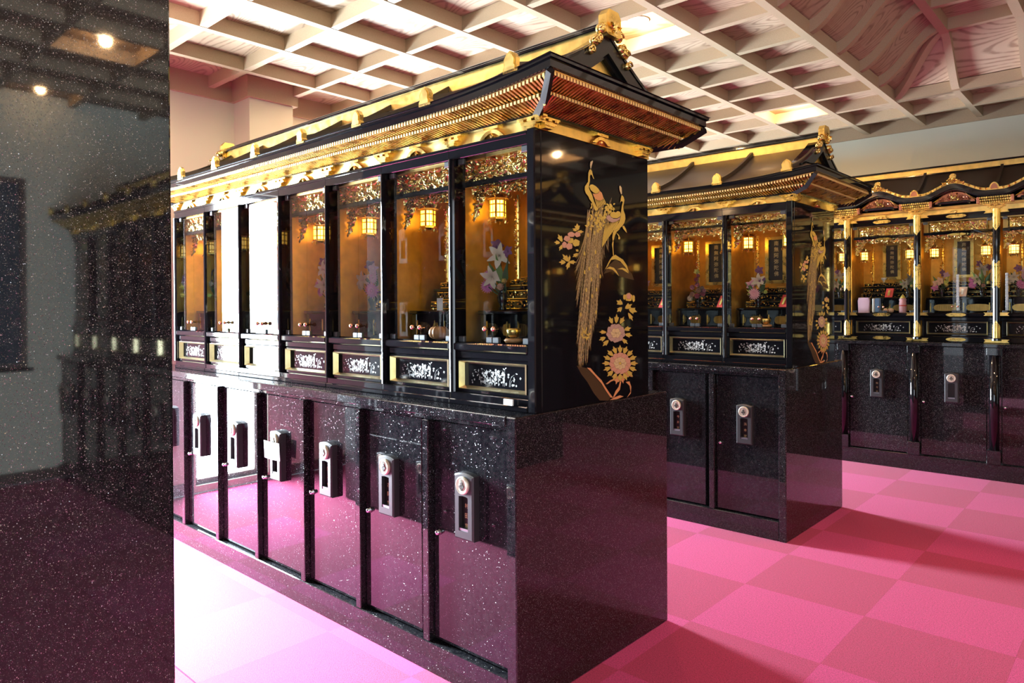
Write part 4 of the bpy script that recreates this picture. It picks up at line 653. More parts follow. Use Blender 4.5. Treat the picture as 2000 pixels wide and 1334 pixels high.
def stretch(t, fn):                                 # remaps heights in a thing's own meshes and the heights of its placed parts
    for o in t.children_recursive:
        if o.data is None: continue
        if o.parent == t and o.location.length > 0 and abs(o.location.z) > .5: o.location.z = fn(o.location.z)
        elif o.parent == t or o.location.length == 0:
            if o.location.z == 0 and max(abs(v.co.z) for v in o.data.vertices) > .5:
                for v in o.data.vertices: v.co.z = fn(v.co.z)
                o.data.update()
        else: o.location.z = fn(o.location.z)
def alt_z(z): return z if z < 1.24 else 1.24 + (z - 1.24) * 1.036
def alt_far_z(z): return z if z < 1.24 else 1.24 + (z - 1.24) * 1.137
def roof_z(z): return z + .028 if z < 2.05 else 2.078 + (z - 2.05) * 1.10
def far_z(z): return z + .028
def altar(w, loc, label, group, style, zb=1.810, fz=None):
    """one household altar bay: u 0..w to the right, v backwards from the front, heights from the floor. style 'plain' or 'pillared'; zb: underside of the transom bar"""
    t = thing('household_altar', label, 'altar', loc, group)
    hs = .018 if style == 'plain' else .03
    zo = 0 if style == 'plain' else .0
    D = .40
    P = lambda name, mb, m, **k: obj(name, mb, m, t, **k)
    # carcass
    P('back_wall', MB().box(-hs + .004, w - hs - .001, D, D + .02, 1.0, 1.95), 'amber')
    for u in (.004, w - hs - .008): P('side_wall', MB().box(u, u + .006, .045, D, 1.0, 1.95), 'amber')
    P('altar_floor', MB().box(.010, w - hs - .001, .02, D, 1.20, 1.238), 'lacquer')
    P('altar_ceiling', MB().box(.010, w - hs - .001, .02, D, 1.905, 1.925), 'antique')
    P('rear_case', MB().box(-hs + .002, w - hs - .002, D + .02, .68, 1.0, 1.95), 'lacquer_dull')
    # front rails
    P('sill_rail', MB().cbox(-hs, w - hs, -.012, .06, 1.0, 1.047, .004).cbox(-hs, w - hs, -.020, .0, 1.0, 1.020, .003), 'lacquer')
    P('middle_rail', MB().cbox(-hs, w - hs, -.010, .05, 1.176, 1.205, .004).cbox(-hs, w - hs, -.022, .05, 1.205, 1.236, .005), 'lacquer')
    P('top_rail', MB().cbox(-hs, w - hs, -.014, .05, 1.911, 1.955, .0012).cbox(-hs, w - hs, -.018, .04, 1.944, 1.956, .001), 'lacquer')
    if style == 'plain':
        st = MB(); n = 7
        st.prism([(-hs + 2 * hs * k / (n - 1), -.018 - .010 * math.sin(math.pi * k / (n - 1))) for k in range(n)] + [(hs, .04), (-hs, .04)], 2, 1.047, 1.912)
        P('stile', st, 'lacquer')
        # drawer front with gilt moulding and mother-of-pearl flower spray
        a, b = .030, w - .030
    else: a, b = .062, w - .062
    dr = P('drawer_panel', MB().box(hs, w - hs, .012, .03, 1.047, 1.176).cbox(hs, w - hs, -.008, .012, 1.047, 1.064, .003).cbox(hs, w - hs, -.008, .012, 1.162, 1.176, .003)
           .cbox(hs, a + .006, -.008, .012, 1.064, 1.162, .003).cbox(b - .006, w - hs, -.008, .012, 1.064, 1.162, .003), 'lacquer')
    obj('gilt_moulding', frame_mb(a, b, 1.060, 1.168, .012, -.010, .011), 'pale_gold', dr)
    k = round(b - a, 3)
    if k not in FLORAL: FLORAL[k] = floral_inlay(b - a - .04, .074)
    obj('floral_inlay', FLORAL[k], None, dr, ((a + b) / 2, .0112, 1.114), kind='stuff')
    # glazed doors
    gl, gr, gm = hs + .004, w - hs - .004, w / 2
    for s, (p, q) in enumerate(((gl, gm - .0015), (gm + .0015, gr))):
        g = P('glass_door', MB().box(p, q, .004, .008, 1.240, 1.908), 'glass')
        kx = q - .018 if s == 0 else p + .018
        if style == 'plain': obj('door_knob', KNOBG, None, g, (kx - (.004 if s == 0 else -.004), .004, 1.288))
        else: obj('door_knob', KNOBG, None, g, (kx - .01, .004, 1.285), sc=.8)
        obj('glass_clip', CLIP, None, g, (p + .016, .0, 1.237)); obj('glass_clip', CLIP, None, g, (q - .016, .0, 1.237))
        obj('glass_clip', CLIP, None, g, ((p + .018) if s == 0 else (q - .018), .0, 1.890))
    # carved transom, bar, carved valance with hanging corners
    zt = zb + (.020 if zb < 1.83 else .013)
    P('transom_backing', MB().box(hs, w - hs, .058, .064, zt, 1.908), 'antique')
    if style == 'plain': P('transom_carving', carved_block(w - 2 * hs, zt, 1.905, .056, 11, 14), 'carved', loc=(hs, 0, 0), smooth=True)
    else:
        P('transom_carving', carved_block(w - .15, 1.835, 1.900, .056, 13, 20), 'carved', loc=(.075, 0, 0), smooth=True)
        P('transom_frame', frame_mb(.062, w - .062, 1.826, 1.908, .010, .050, .058), 'gold')
    P('transom_bar', MB().cbox(hs, w - hs, .030, .07, zb, zt, .003), 'lacquer')
    mb = MB(); ww = w - 2 * hs
    def vlo(x):
        t_ = (x - hs) / ww; e = min(t_, 1 - t_)
        return zb - (.024 if zb < 1.83 else .034) - .105 * max(0, 1 - e / .17) ** .8 - .008 * abs(math.sin(t_ * 16))
    relief(mb, hs + .001, w - hs - .001, vlo, zb, .098, .024, 120, 22, 5)
    def vp(r):
        x = hs + ww * r.uniform(.03, .97); l = vlo(x); return (x, .082, l + (zb - l) * r.random() ** 1.6)
    carve(mb, 46, vp, 21, (.012, .024)); r = random.Random(2)
    for _ in range(8): swirl(mb, hs + r.uniform(.08, .92) * ww, .070, zb - .014, .013, r.choice((-1, 1)))
    P('valance_carving', clampx(mb, hs + .001, w - hs - .001), 'carved', smooth=True)
    # carved columns and sanctuary wall with scroll
    for u in (.235 * w, .765 * w):
        c = P('column', MB().lathe([(.010, 1.455), (.010, 1.80)], (u, .26, 0), 10).lathe([(.016, 1.455), (.016, 1.468), (.012, 1.475)], (u, .26, 0), 10), 'gold')
        cm = MB(); carve(cm, 60, lambda r: (u + r.uniform(-.010, .010), .252, r.uniform(1.47, 1.79)), 31 + int(u * 100), (.010, .018), .006); obj('column_carving', cm, 'carved', c)
    su = w / 2
    fr = P('scroll_frame', MB().box(su - .072, su - .048, .285, .31, 1.502, 1.790).box(su + .048, su + .072, .285, .31, 1.502, 1.790).box(su - .048, su + .048, .285, .31, 1.502, 1.522).box(su - .048, su + .048, .285, .31, 1.772, 1.790), 'gold')
    obj('scroll_cloth', MB().box(su - .049, su + .049, .300, .306, 1.522, 1.772), 'scroll', fr)
    for k, chx in enumerate('南無阿弥陀佛'): obj('character', glyph(chx, 'ink_gold'), None, fr, (su, .299, 1.750 - .0375 * k), sc=(.030, .02, .030))
    # tiered altar with carved aprons, low table with gilt openings
    ti = P('altar_tier', MB().cbox(hs + .012, w - hs - .012, .215, D - .005, 1.355, 1.392, .003).cbox(.05, w - .05, .235, D - .005, 1.392, 1.432, .003).cbox(.04, w - .04, .225, D - .005, 1.432, 1.444, .002).cbox(.06, w - .06, .245, D - .005, 1.444, 1.472, .003), 'lacquer')
    for z0, z1, v, e in ((1.358, 1.39, .214, .04), (1.396, 1.43, .234, .06), (1.447, 1.47, .244, .07)):
        am = MB().box(e, w - e, v - .002, v, z0, z0 + .003).box(e, w - e, v - .002, v, z1 - .003, z1)
        carve(am, 46, lambda r: (r.uniform(e + .008, w - e - .008), v - .001, r.uniform(z0 + .006, z1 - .006)), int(z0 * 1000), (.008, .016), .004); obj('carved_apron', am, 'carved', ti)
    for u in (su - .055, su + .055): obj('gilt_boss', MB().cbox(u - .03, u + .03, .238, .250, 1.4725, 1.482, .003), 'gold', ti)
    tb = P('front_table', MB().cbox(hs + .004, w - hs - .004, .10, .21, 1.338, 1.352, .003).cbox(.03, .06, .11, .2, 1.2385, 1.338, .002).cbox(w - .06, w - .03, .11, .2, 1.2385, 1.338, .002).cbox(su - .02, su + .02, .112, .2, 1.2385, 1.338, .002).box(.06, w - .06, .196, .20, 1.2385, 1.338), 'lacquer')
    for u in (.06 + (su - .08) / 2, w - .06 - (su - .08) / 2):
        hw = (su - .08) / 2 - .012
        om = MB().prism([(1.277 + .026 * math.sin(2 * math.pi * k / 16), u + hw * math.copysign(abs(math.cos(2 * math.pi * k / 16)) ** .5, math.cos(2 * math.pi * k / 16))) for k in range(16)], 1, .190, .196)
        for k in range(9): om.box(u - hw * .8 + hw * .2 * k - .001, u - hw * .8 + hw * .2 * k + .001, .188, .190, 1.256, 1.298)
        obj('oval_opening', om, 'antique', tb)
    for u in (.068, su - .030, su + .030, w - .068): obj('gilt_strip', MB().box(u - .003, u + .003, .106, .11, 1.245, 1.312), 'gold', tb)
    if style == 'pillared':
        P('pillar_rail', MB().cbox(-hs, w - hs, -.03, .0, 1.212, 1.236, .003).cbox(-hs, w - hs, -.03, -.01, 1.0, 1.045, .003), 'lacquer')
        for z, mm in ((1.224, FIT_P), (1.022, FIT_P)): P('gilt_fitting', mm, None, loc=(su, -.032, z))
        P('gilt_fitting', FIT_P, None, loc=(su, -.022, 1.935)); P('gilt_fitting', FIT_S, None, loc=(su, .028, 1.808))
    stretch(t, fz or alt_z)
    return t
def pillar(x, y, label):
    t = thing('altar_pillar', label, 'pillar', (x, y, 0), 'round pillars of the far altars')
    n = 16
    obj('shaft', MB().lathe([(.026, 1.02), (.026, 2.063)], n=n), 'lacquer', t, smooth=False)
    obj('pillar_base', MB().lathe([(.036, 1.02), (.036, 1.035), (.030, 1.042)], n=n), 'lacquer', t)
    # gilt sleeve with a notched edge at head and foot, cloud-edged band in the middle
    def sleeve(z0, z1, zig, up):
        vs = []; fs = []; m = 24
        for k in range(m):
            a = 2 * math.pi * k / m; d = zig * abs(((k % 12) / 6) - 1)
            for z in ((z0, z1 - d) if up else (z0 + d, z1)): vs.append((.0275 * math.cos(a), .0275 * math.sin(a), z))
        for k in range(m): fs.append((2 * k, 2 * ((k + 1) % m), 2 * ((k + 1) % m) + 1, 2 * k + 1))
        return MB().add(vs, fs)
    obj('gilt_head', sleeve(1.888, 2.063, .06, False), 'gold', t); obj('gilt_foot', sleeve(1.042, 1.18, .06, True), 'gold', t)
    bm = MB(); vs = []; fs = []; m = 24
    for k in range(m):
        a = 2 * math.pi * k / m
        for z in (1.445 + .012 * math.cos(k * math.pi / 3), 1.640 - .012 * math.cos(k * math.pi / 3)): vs.append((.0285 * math.cos(a), .0285 * math.sin(a), z))
    for k in range(m): fs.append((2 * k, 2 * ((k + 1) % m), 2 * ((k + 1) % m) + 1, 2 * k + 1))
    bm.add(vs, fs)
    b = obj('gilt_band', bm, 'gold', t)
    cm = MB()
    for z in (1.458, 1.478, 1.607, 1.627):
        for k in range(6):
            a = math.pi * (1.05 + .9 * k / 5); cm.ball((.0285 * math.cos(a), .0285 * math.sin(a), z), .0035, 6)
    obj('band_piercing', cm, 'darkmark', b)
    for z, s in ((1.912, 1), (1.155, -1)):
        pm = MB()
        for a in (-1.57, -2.2, -.95):
            for dz in (0, .013, .026): pm.ball((.0272 * math.cos(a), .0272 * math.sin(a), z + s * dz), .004 - .0009 * dz / .013, 6)
        obj('pierced_crest', pm, 'darkmark', t)
    for z in (1.230, 1.017, 2.045): obj('gilt_fitting', FIT_N, None, t, (0, -.002 if z < 1.9 else .01, z))
    return t

# ------------------------------------------------------------------ hip-and-gable altar roof
def altar_roof(xl, xr, yf, label, pitch):
    """local origin at (xr, yf): u = x - xr (negative to the left), v = y - yf"""
    t = thing('altar_roof', label, 'roof', (xr, yf, 0), 'hip-and-gable altar roofs')
    u0, u1, v0, v1 = xl - xr, 0.0, 0.0, .71
    vc = (v0 + v1) / 2; EX, EY = .19, .165; um = (u0 + u1) / 2
    def lift(u): 
        e = min(u - (u0 - EX), (u1 + EX) - u); return .042 * max(0, 1 - e / .75) ** 2.2
    P = lambda name, mb, m, **k: obj(name, mb, m, t, **k)
    P('frieze_board', MB().box(u0, u1, v0 - .004, v1 + .004, 1.956, 1.998), 'foil')
    P('eaves_beam', MB().box(u0 - .02, u1 + .02, v0 - .020, v1 + .02, 1.996, 2.006), 'lacquer')
    # four sides: map (s along, d outward) to local u, v
    sides = [(lambda s, d: (s, v0 - d), u0, u1, EX, EY), (lambda s, d: (u1 + d * EX / EY, s), v0, v1, EY, EX),
             (lambda s, d: (s, v1 + d), u0, u1, EX, EY), (lambda s, d: (u0 - d * EX / EY, s), v0, v1, EY, EX)]
    for si, (mp, s0, s1, es, ed) in enumerate(sides):
        rf = MB(); ec = MB(); N = int((s1 - s0 + 2 * es) / .0168)
        end_lift = lambda s: .042 * max(0, 1 - min(s - (s0 - es), (s1 + es) - s) / (.75 if si % 2 == 0 else .3)) ** (2.2 if si % 2 == 0 else 1.0)
        if si % 2: end_lift = lambda s: .042
        def bar(s, d0, d1, z0, z1, w=.0042, h=.009):
            over = max(s0 - s, s - s1, 0) / es * EY
            d0 = max(d0, over)
            if d0 > d1 - .01: return
            a = mp(s - w, d0); b = mp(s + w, d0); c = mp(s + w, d1); d_ = mp(s - w, d1)
            vs = [(*a, z0), (*b, z0), (*c, z1), (*d_, z1), (*a, z0 + h), (*b, z0 + h), (*c, z1 + h), (*d_, z1 + h)]
            rf.add(vs, [(0, 3, 2, 1), (4, 5, 6, 7), (0, 1, 5, 4), (1, 2, 6, 5), (2, 3, 7, 6), (3, 0, 4, 7)])
        def cap(s, d, z, w=.0046, h=.0105):
            if max(s0 - s, s - s1, 0) / es * EY > d - .012: return
            a = mp(s - w, d); b = mp(s + w, d); c = mp(s + w, d + .004); d_ = mp(s - w, d + .004)
            ec.add([(*a, z), (*b, z), (*c, z), (*d_, z), (*a, z + h), (*b, z + h), (*c, z + h), (*d_, z + h)], [(0, 3, 2, 1), (4, 5, 6, 7), (0, 1, 5, 4), (1, 2, 6, 5), (2, 3, 7, 6), (3, 0, 4, 7)])
        for k in range(N + 1):
            s = s0 - es + .01 + (s1 - s0 + 2 * es - .02) * k / N
            L = end_lift(s)
            bar(s, .0, .095, 1.998, 2.012 + L * .5); cap(s, .095, 2.0115 + L * .5); cap(s, .146, 2.0325 + L * .85)
            bar(s, .085, .146, 2.022 + L * .5, 2.033 + L * .85)
        o = P('rafters', rf, 'gold', kind='stuff'); P('rafter_ends', ec, 'gilt_end', kind='stuff')
        # boards over the rafters, fascia in two steps
        def strip(d0, d1, z0, z1, l0, l1, h):
            mb = MB(); n = 26
            vs = []
            for k in range(n + 1):
                def at(d): 
                    s = s0 - es * d / EY + (s1 - s0 + 2 * es * d / EY) * k / n; return mp(s, d), end_lift(s)
                (pa, la), (pb, lb) = at(d0), at(d1)
                vs += [(*pa, z0 + la * l0), (*pb, z1 + lb * l1), (*pb, z1 + lb * l1 + h), (*pa, z0 + la * l0 + h)]
            fs = [(k * 4 + j, k * 4 + (j + 1) % 4, k * 4 + 4 + (j + 1) % 4, k * 4 + 4 + j) for k in range(n) for j in range(4)]
            return mb.add(vs, fs)
        P('soffit_board', strip(0, .09, 2.008, 2.022, .0, .5, .004), 'antique'); P('soffit_board', strip(.082, .15, 2.032, 2.043, .5, .85, .004), 'antique')
        P('eaves_bar', strip(.078, .088, 2.024, 2.024, .5, .5, .008), 'lacquer')
        P('fascia', strip(.140, .158, 2.042, 2.044, .9, 1, .026), 'lacquer'); P('fascia_lip', strip(.130, .166, 2.066, 2.068, 1, 1, .010), 'lacquer')
    for a, b in ((u1, -1), (u1, 1), (u0, -1), (u0, 1)):
        sx = 1 if a == u1 else -1; vv = v0 if b < 0 else v1
        mb = MB(); pts = [(a - sx * .01, vv, 1.998), (a + sx * EX * .55, vv + b * EY * .55, 2.018), (a + sx * (EX - .01), vv + b * (EY - .01), 2.075)]
        mb.tube(pts, [.016, .016, .014], 4); P('hip_rafter', mb, 'soot')
    # roof skin
    ZR = 2.315; GZ = 2.165; go = .045
    tg = .45
    def zprof(t_): return 2.078 + (ZR - 2.078) * (.62 * t_ + .38 * t_ * t_)
    def edge(t_): return (EX + .006) + (go - EX - .006) * min(t_ / tg, 1)
    for sg, name in ((-1, 'front'), (1, 'back')):
        def fn(a, b):
            e = edge(b); u = (u0 - e) + (u1 - u0 + 2 * e) * a; yy = vc + sg * (vc + EY + .010) * (1 - b)
            return (u, yy, zprof(b) + lift(u) * (1 - b) ** 1.5)
        P('roof_slope', MB().grid(fn, 40, 10), 'roof', smooth=True)
    for sx, ub in ((1, u1), (-1, u0)):
        def fn(a, b):
            tt = b * tg; e = edge(tt); hv = (vc + EY + .010) * (1 - tt)
            return (ub + sx * e, vc - hv + 2 * hv * a, zprof(tt) + .042 * (1 - tt) ** 1.5)
        P('roof_slope', MB().grid(fn, 6, 6), 'roof', smooth=True)
        # gable: barge boards following the roof curve, recessed gilt pediment
        g0 = ub + sx * (go - .02)
        def rail(off_o, off_i, xa, xb, m, nm):
            mb = MB(); n = 10; vs = []; fs = []
            for s_ in (-1, 1):
                base = len(vs)
                for k in range(n + 1):
                    tt = tg * .72 + (1 - tg * .72) * k / n
                    hv = (vc + EY + .01) * (1 - tt); z = zprof(tt)
                    for off, xx in ((off_o, xa), (off_o, xb), (off_i, xb), (off_i, xa)): vs.append((xx, vc + s_ * hv, z - off))
                for k in range(n):
                    for j in range(4): fs.append((base + k * 4 + j, base + k * 4 + (j + 1) % 4, base + k * 4 + 4 + (j + 1) % 4, base + k * 4 + 4 + j))
                fs.append((base, base + 1, base + 2, base + 3))
            P(nm, mb.add(vs, fs), m)
        rail(-.020, .042, g0, g0 + sx * .022, 'lacquer_dull', 'barge_board'); rail(.040, .056, g0 - sx * .012, g0 + sx * .006, 'lacquer_dull', 'barge_board')
        rail(-.026, -.014, g0 - sx * .06, g0 + sx * .026, 'lacquer', 'verge_tile')
        hz = .27
        pd = P('pediment', MB().prism([(vc - hz, 2.13), (vc + hz, 2.13), (vc, 2.272)], 0, g0 - sx * .03, g0 - sx * .012), 'foil')
        pm = MB(); 
        for q in range(7):
            pm.leaf((g0 - sx * .011, vc + (q - 3) * .03, 2.175), (0, random.Random(q).uniform(-1, 1), 1), (sx, 0, 0), .035, .008, .1); pm.ball((g0 - sx * .010, vc + (q - 3) * .03, 2.165 + .012 * (q % 3)), .008, 6)
        obj('pediment_ornament', pm, 'darkmark', pd)
    # ridge with gilt band, dark caps, ridge-end ornaments
    P('ridge_band', MB().box(u0 - .03, u1 + .03, vc - .022, vc + .022, 2.285, 2.352), 'foil')
    P('ridge_base', MB().cbox(u0 - .05, u1 + .04, vc - .032, vc + .032, 2.270, 2.287, .003), 'lacquer')
    P('ridge_cap', MB().cbox(u0 - .05, u1 + .04, vc - .034, vc + .034, 2.352, 2.366, .003).cbox(u0 - .05, u1 + .04, vc - .022, vc + .022, 2.366, 2.378, .003), 'lacquer')
    for sx, ub in ((1, u1), (-1, u0)):
        x = ub + sx * .035
        ro = P('ridge_end_ornament', MB().prism([(vc - .048, 2.330), (vc - .048, 2.392), (vc - .030, 2.412), (vc + .030, 2.412), (vc + .048, 2.392), (vc + .048, 2.330), (vc + .034, 2.325), (vc - .034, 2.325)], 0, x, x + sx * .036), 'gold')
        mb = MB()
        for s_ in (-1, 1):
            for k in range(6):
                a = k / 5; yy = vc + s_ * (.045 + .075 * a); zz = 2.345 - .085 * a + .012 * math.sin(k * 2)
                mb.ball((x + sx * .016, yy, zz), .020 - .006 * a, 9)
                pts = [(x + sx * (.030), yy + s_ * .016 * (1 - q / 9) * math.cos(q * .8), zz + .016 * (1 - q / 9) * math.sin(q * .8)) for q in range(8)]
                mb.tube(pts, .0045, 5)
        for q in range(14):
            r = random.Random(q); mb.leaf((x + sx * .038, vc + r.uniform(-.03, .03), 2.345 + r.uniform(-.012, .012)), (sx * .3, r.uniform(-1, 1), r.uniform(-.4, 1)), (sx, 0, 0), .026, .008, .3)
        obj('scroll_carving', mb, 'carved', ro, smooth=True)
    # descending ribs with gilt crest plates at their feet
    n = int(round((u1 - u0) / pitch))
    for k in range(n + 1):
        u = u1 + .022 - (u1 - u0 + .0) * k / n
        for sg in (-1, 1):
            if sg == 1 and k % 2: continue
            mb = MB(); vs = []; m_ = 9
            for q in range(m_ + 1):
                b = .04 + .93 * q / m_; yy = vc + sg * (vc + EY + .010) * (1 - b); z = zprof(b) + lift(u) * (1 - b) ** 1.5 - .004
                w_ = .012; vs += [(u - w_, yy, z), (u + w_, yy, z), (u + w_ * .8, yy, z + .028), (u - w_ * .8, yy, z + .028)]
            fs = [(q * 4 + j, q * 4 + (j + 1) % 4, q * 4 + 4 + (j + 1) % 4, q * 4 + 4 + j) for q in range(m_) for j in range(4)] + [(0, 1, 2, 3), (m_ * 4 + 3, m_ * 4 + 2, m_ * 4 + 1, m_ * 4)]
            P('roof_rib', mb.add(vs, fs), 'roof')
            if sg == -1:
                cp = [(z_, y_) for y_, z_ in ((-.032, 0), (-.032, .014), (-.026, .020), (-.028, .040), (-.016, .056), (0, .064), (.016, .056), (.028, .040), (.026, .020), (.032, .014), (.032, 0))]
                z0 = 2.074 + lift(u)
                c = P('crest_plate', MB().prism([(z_ + z0, y_ + u) for z_, y_ in cp], 1, v0 - EY - .004, v0 - EY + .014), 'gold')
                obj('crest_field', MB().prism([(z0 + .006 + z_ * .78, y_ * .72 + u) for z_, y_ in cp], 1, v0 - EY - .008, v0 - EY - .004), 'foil', c)
    # brackets and frog-leg struts on the frieze
    def bracket(mp, s, nm='bracket_set'):
        mb = MB()
        def bx(a, b, d, z0, z1):
            p = mp(s + a, -.0); q = mp(s + b, d); mb.box(min(p[0], q[0]), max(p[0], q[0]), min(p[1], q[1]), max(p[1], q[1]), z0, z1)
        bx(-.020, .020, .022, 1.957, 1.966); bx(-.028, .028, .026, 1.966, 1.974); bx(-.044, .044, .022, 1.974, 1.981)
        for a in (-.036, 0, .036): bx(a - .010, a + .010, .028, 1.981, 1.989)
        bx(-.060, .060, .024, 1.989, 1.996)
        P(nm, mb, 'gold')
    def strut(mp, s):
        n2 = 9; out = []; inn = []
        for k in range(n2):
            a = k / (n2 - 1); x = -.06 + .12 * a; e = abs(2 * a - 1)
            out.append((x, 1.957 + .028 * (1 - e ** 2.2))); inn.append((x * .62, 1.957 + .016 * (1 - e ** 2)))
        poly = out + inn[::-1]; mb = MB(); vs = []
        for d in (.004, .016):
            for x, z in poly: 
                p = mp(s + x, d); vs.append((p[0], p[1], z))
        m_ = len(poly); fs = [(k, (k + 1) % m_, m_ + (k + 1) % m_, m_ + k) for k in range(m_)]
        for k in range(n2 - 1):
            fs.append((k, k + 1, m_ - 2 - k, m_ - 1 - k)); fs.append((m_ + k, m_ + k + 1, 2 * m_ - 2 - k, 2 * m_ - 1 - k))
        mb.add(vs, fs)
        p = mp(s - .036, 0); q = mp(s + .036, .020); mb.box(min(p[0], q[0]), max(p[0], q[0]), min(p[1], q[1]), max(p[1], q[1]), 1.986, 1.996)
        c = mp(s, .010); mb.ball((c[0], c[1], 1.964), .009, 7); P('frog_leg_strut', mb, 'gold')
    f0, f1 = sides[0][0], sides[1][0]
    for k in range(n + 1): bracket(f0, u1 - (u1 - u0) * k / n + (-.02 if k == 0 else .02 if k == n else 0))
    for k in range(n): strut(f0, u1 - (u1 - u0) * (k + .5) / n)
    fe = lambda s, d: (u1 + d, s)
    for s in (v0 + .03, v1 - .06): bracket(fe, s)
    strut(fe, (v0 + v1) / 2)
    stretch(t, roof_z)
    return t
# ------------------------------------------------------------------ peacock end panel of an altar row
def peacock_panel(label, y):
    t = thing('peacock_panel', label, 'end panel', (0, y, 0), 'peacock end panels')
    obj('lacquer_board', MB().cbox(-.040, -.003, .140, .836, 1.0, 1.984, .003), 'lacquer', t)
    obj('corner_post', MB().cbox(-.040, -.0025, .104, .139, 1.0, 1.986, .004), 'lacquer', t)
    X = [-.0026]
    NAMES = dict(brown='painted_rock', orange='painted_branch', gold='painted_leaf', rose='painted_petal', mauve='painted_petal', cream='painted_petal')
    def flat(nm, p, key):                         # a lacquer picture piece: coloured field with a thin dark outline
        X[0] += .000012; pts = [Vector((a / 1000, b / 1000)) for a, b in p]; n = len(pts)
        ar = sum(pts[i].x * pts[(i + 1) % n].y - pts[(i + 1) % n].x * pts[i].y for i in range(n))
        sg = 1 if ar > 0 else -1; inn = []
        for i in range(n):
            e = (pts[(i + 1) % n] - pts[i - 1])
            nv = Vector((-e.y, e.x)) * sg
            inn.append(pts[i] + (nv.normalized() if nv.length > 1e-9 else nv) * .0009)
        o = obj(nm, MB().add([(X[0], v.x, v.y) for v in pts] + [(X[0], v.x, v.y) for v in inn], [tuple(range(n, 2 * n))] + [(i, (i + 1) % n, n + (i + 1) % n, n + i) for i in range(n)]), 'pk_' + key, t)
        if key != 'brown':
            o.data.materials.append(M['pk_line'])
            for f in o.data.polygons[1:]: f.material_index = 1
        return o
    for key in ('brown', 'orange', 'gold', 'rose', 'mauve', 'cream'):
        for k, p in PK_FLORA:
            if k == key: flat(NAMES[key], p, key)
    r = random.Random(9)
    g = [(a / 1000, b / 1000) for a, b in PK_GUIDE]; tips = [(a / 1000, b / 1000) for a, b in PK_TIPS]
    shafts, barbs, dark = MB(), MB(), MB()
    for _ in range(92):                            # plumes: a thin shaft with barbs on both sides
        q = r.uniform(0, len(tips) - 1.001) if _ < 58 else r.uniform(4, 13); i = int(q); f = q - i
        tip = (tips[i][0] * (1 - f) + tips[i + 1][0] * f + r.uniform(-.004, .004), tips[i][1] * (1 - f) + tips[i + 1][1] * f)
        s = min(1, max(0, i / (len(tips) - 1) + r.uniform(-.2, .2)))
        a = (g[0][0] + (g[1][0] - g[0][0]) * s + r.uniform(-.012, .012), g[0][1] + (g[1][1] - g[0][1]) * s + r.uniform(-.05, .02) + .03 * s)
        b = (g[2][0] + (g[3][0] - g[2][0]) * s, g[2][1] + (g[3][1] - g[2][1]) * s)
        if tip[1] > b[1] - .03: b = ((a[0] + tip[0]) / 2, (a[1] + tip[1]) / 2)
        X[0] += .000004; n = 34; pr = None; mbk = dark if r.random() < .5 else barbs
        for st in range(n + 1):
            u = st / n; yy = a[0] * (1 - u) ** 2 + 2 * b[0] * u * (1 - u) + tip[0] * u * u; zz = a[1] * (1 - u) ** 2 + 2 * b[1] * u * (1 - u) + tip[1] * u * u
            if pr:
                d = Vector((yy - pr[0], zz - pr[1])); L = d.length; d.normalize() if L > 1e-9 else None; nv = Vector((-d.y, d.x))
                shafts.add([(X[0] + .000002, pr[0] - .0005, pr[1]), (X[0] + .000002, pr[0] + .0005, pr[1]), (X[0] + .000002, yy + .0005, zz), (X[0] + .000002, yy - .0005, zz)], [(0, 1, 2, 3)])
                for sg in (-1, 1):
                    l = r.uniform(.012, .024); e = Vector((yy, zz)) + d * l * .93 + nv * sg * l * r.uniform(.16, .38); c_ = Vector((yy, zz))
                    wv = nv * .0009
                    mbk.add([(X[0], c_.x - wv.x, c_.y - wv.y), (X[0], c_.x + wv.x, c_.y + wv.y), (X[0], e.x, e.y)], [(0, 1, 2)])
            pr = (yy, zz)
    obj('tail_feathers', dark, 'pk_brown', t, kind='stuff'); obj('tail_feathers', barbs, 'pk_strand', t, kind='stuff'); obj('tail_feathers', shafts, 'pk_cream', t, kind='stuff')
    mb = MB(); X[0] += .00015
    for a, b in PK_EYES:
        X[0] += .00001; mb.add([(X[0], a / 1000 + .0052 * math.cos(k * .7854), b / 1000 + .0085 * math.sin(k * .7854)) for k in range(8)], [tuple(range(8))])
    for _ in range(110):
        a = r.choice(PK_EYES[-9:]); mb.leaf((X[0] + .0002, a[0] / 1000 + r.uniform(-.02, .02), a[1] / 1000 + r.uniform(-.02, .02)), (0, r.uniform(-1, 1), r.uniform(-1, .6)), (1, 0, 0), .018, .004, .02)
    X[0] += .0008
    obj('tail_eyes', mb, 'pk_gold', t, kind='stuff')
    for key in ('cream', 'gold', 'orange', 'mauve'):
        for k, p in PK_BIRD:
            if k == key: flat('painted_feather' if len(p) == 7 else 'painted_bird', p, key)
    for i in (11, 28): flat('painted_bird', PK_BIRD[i][1], 'gold')
    return t

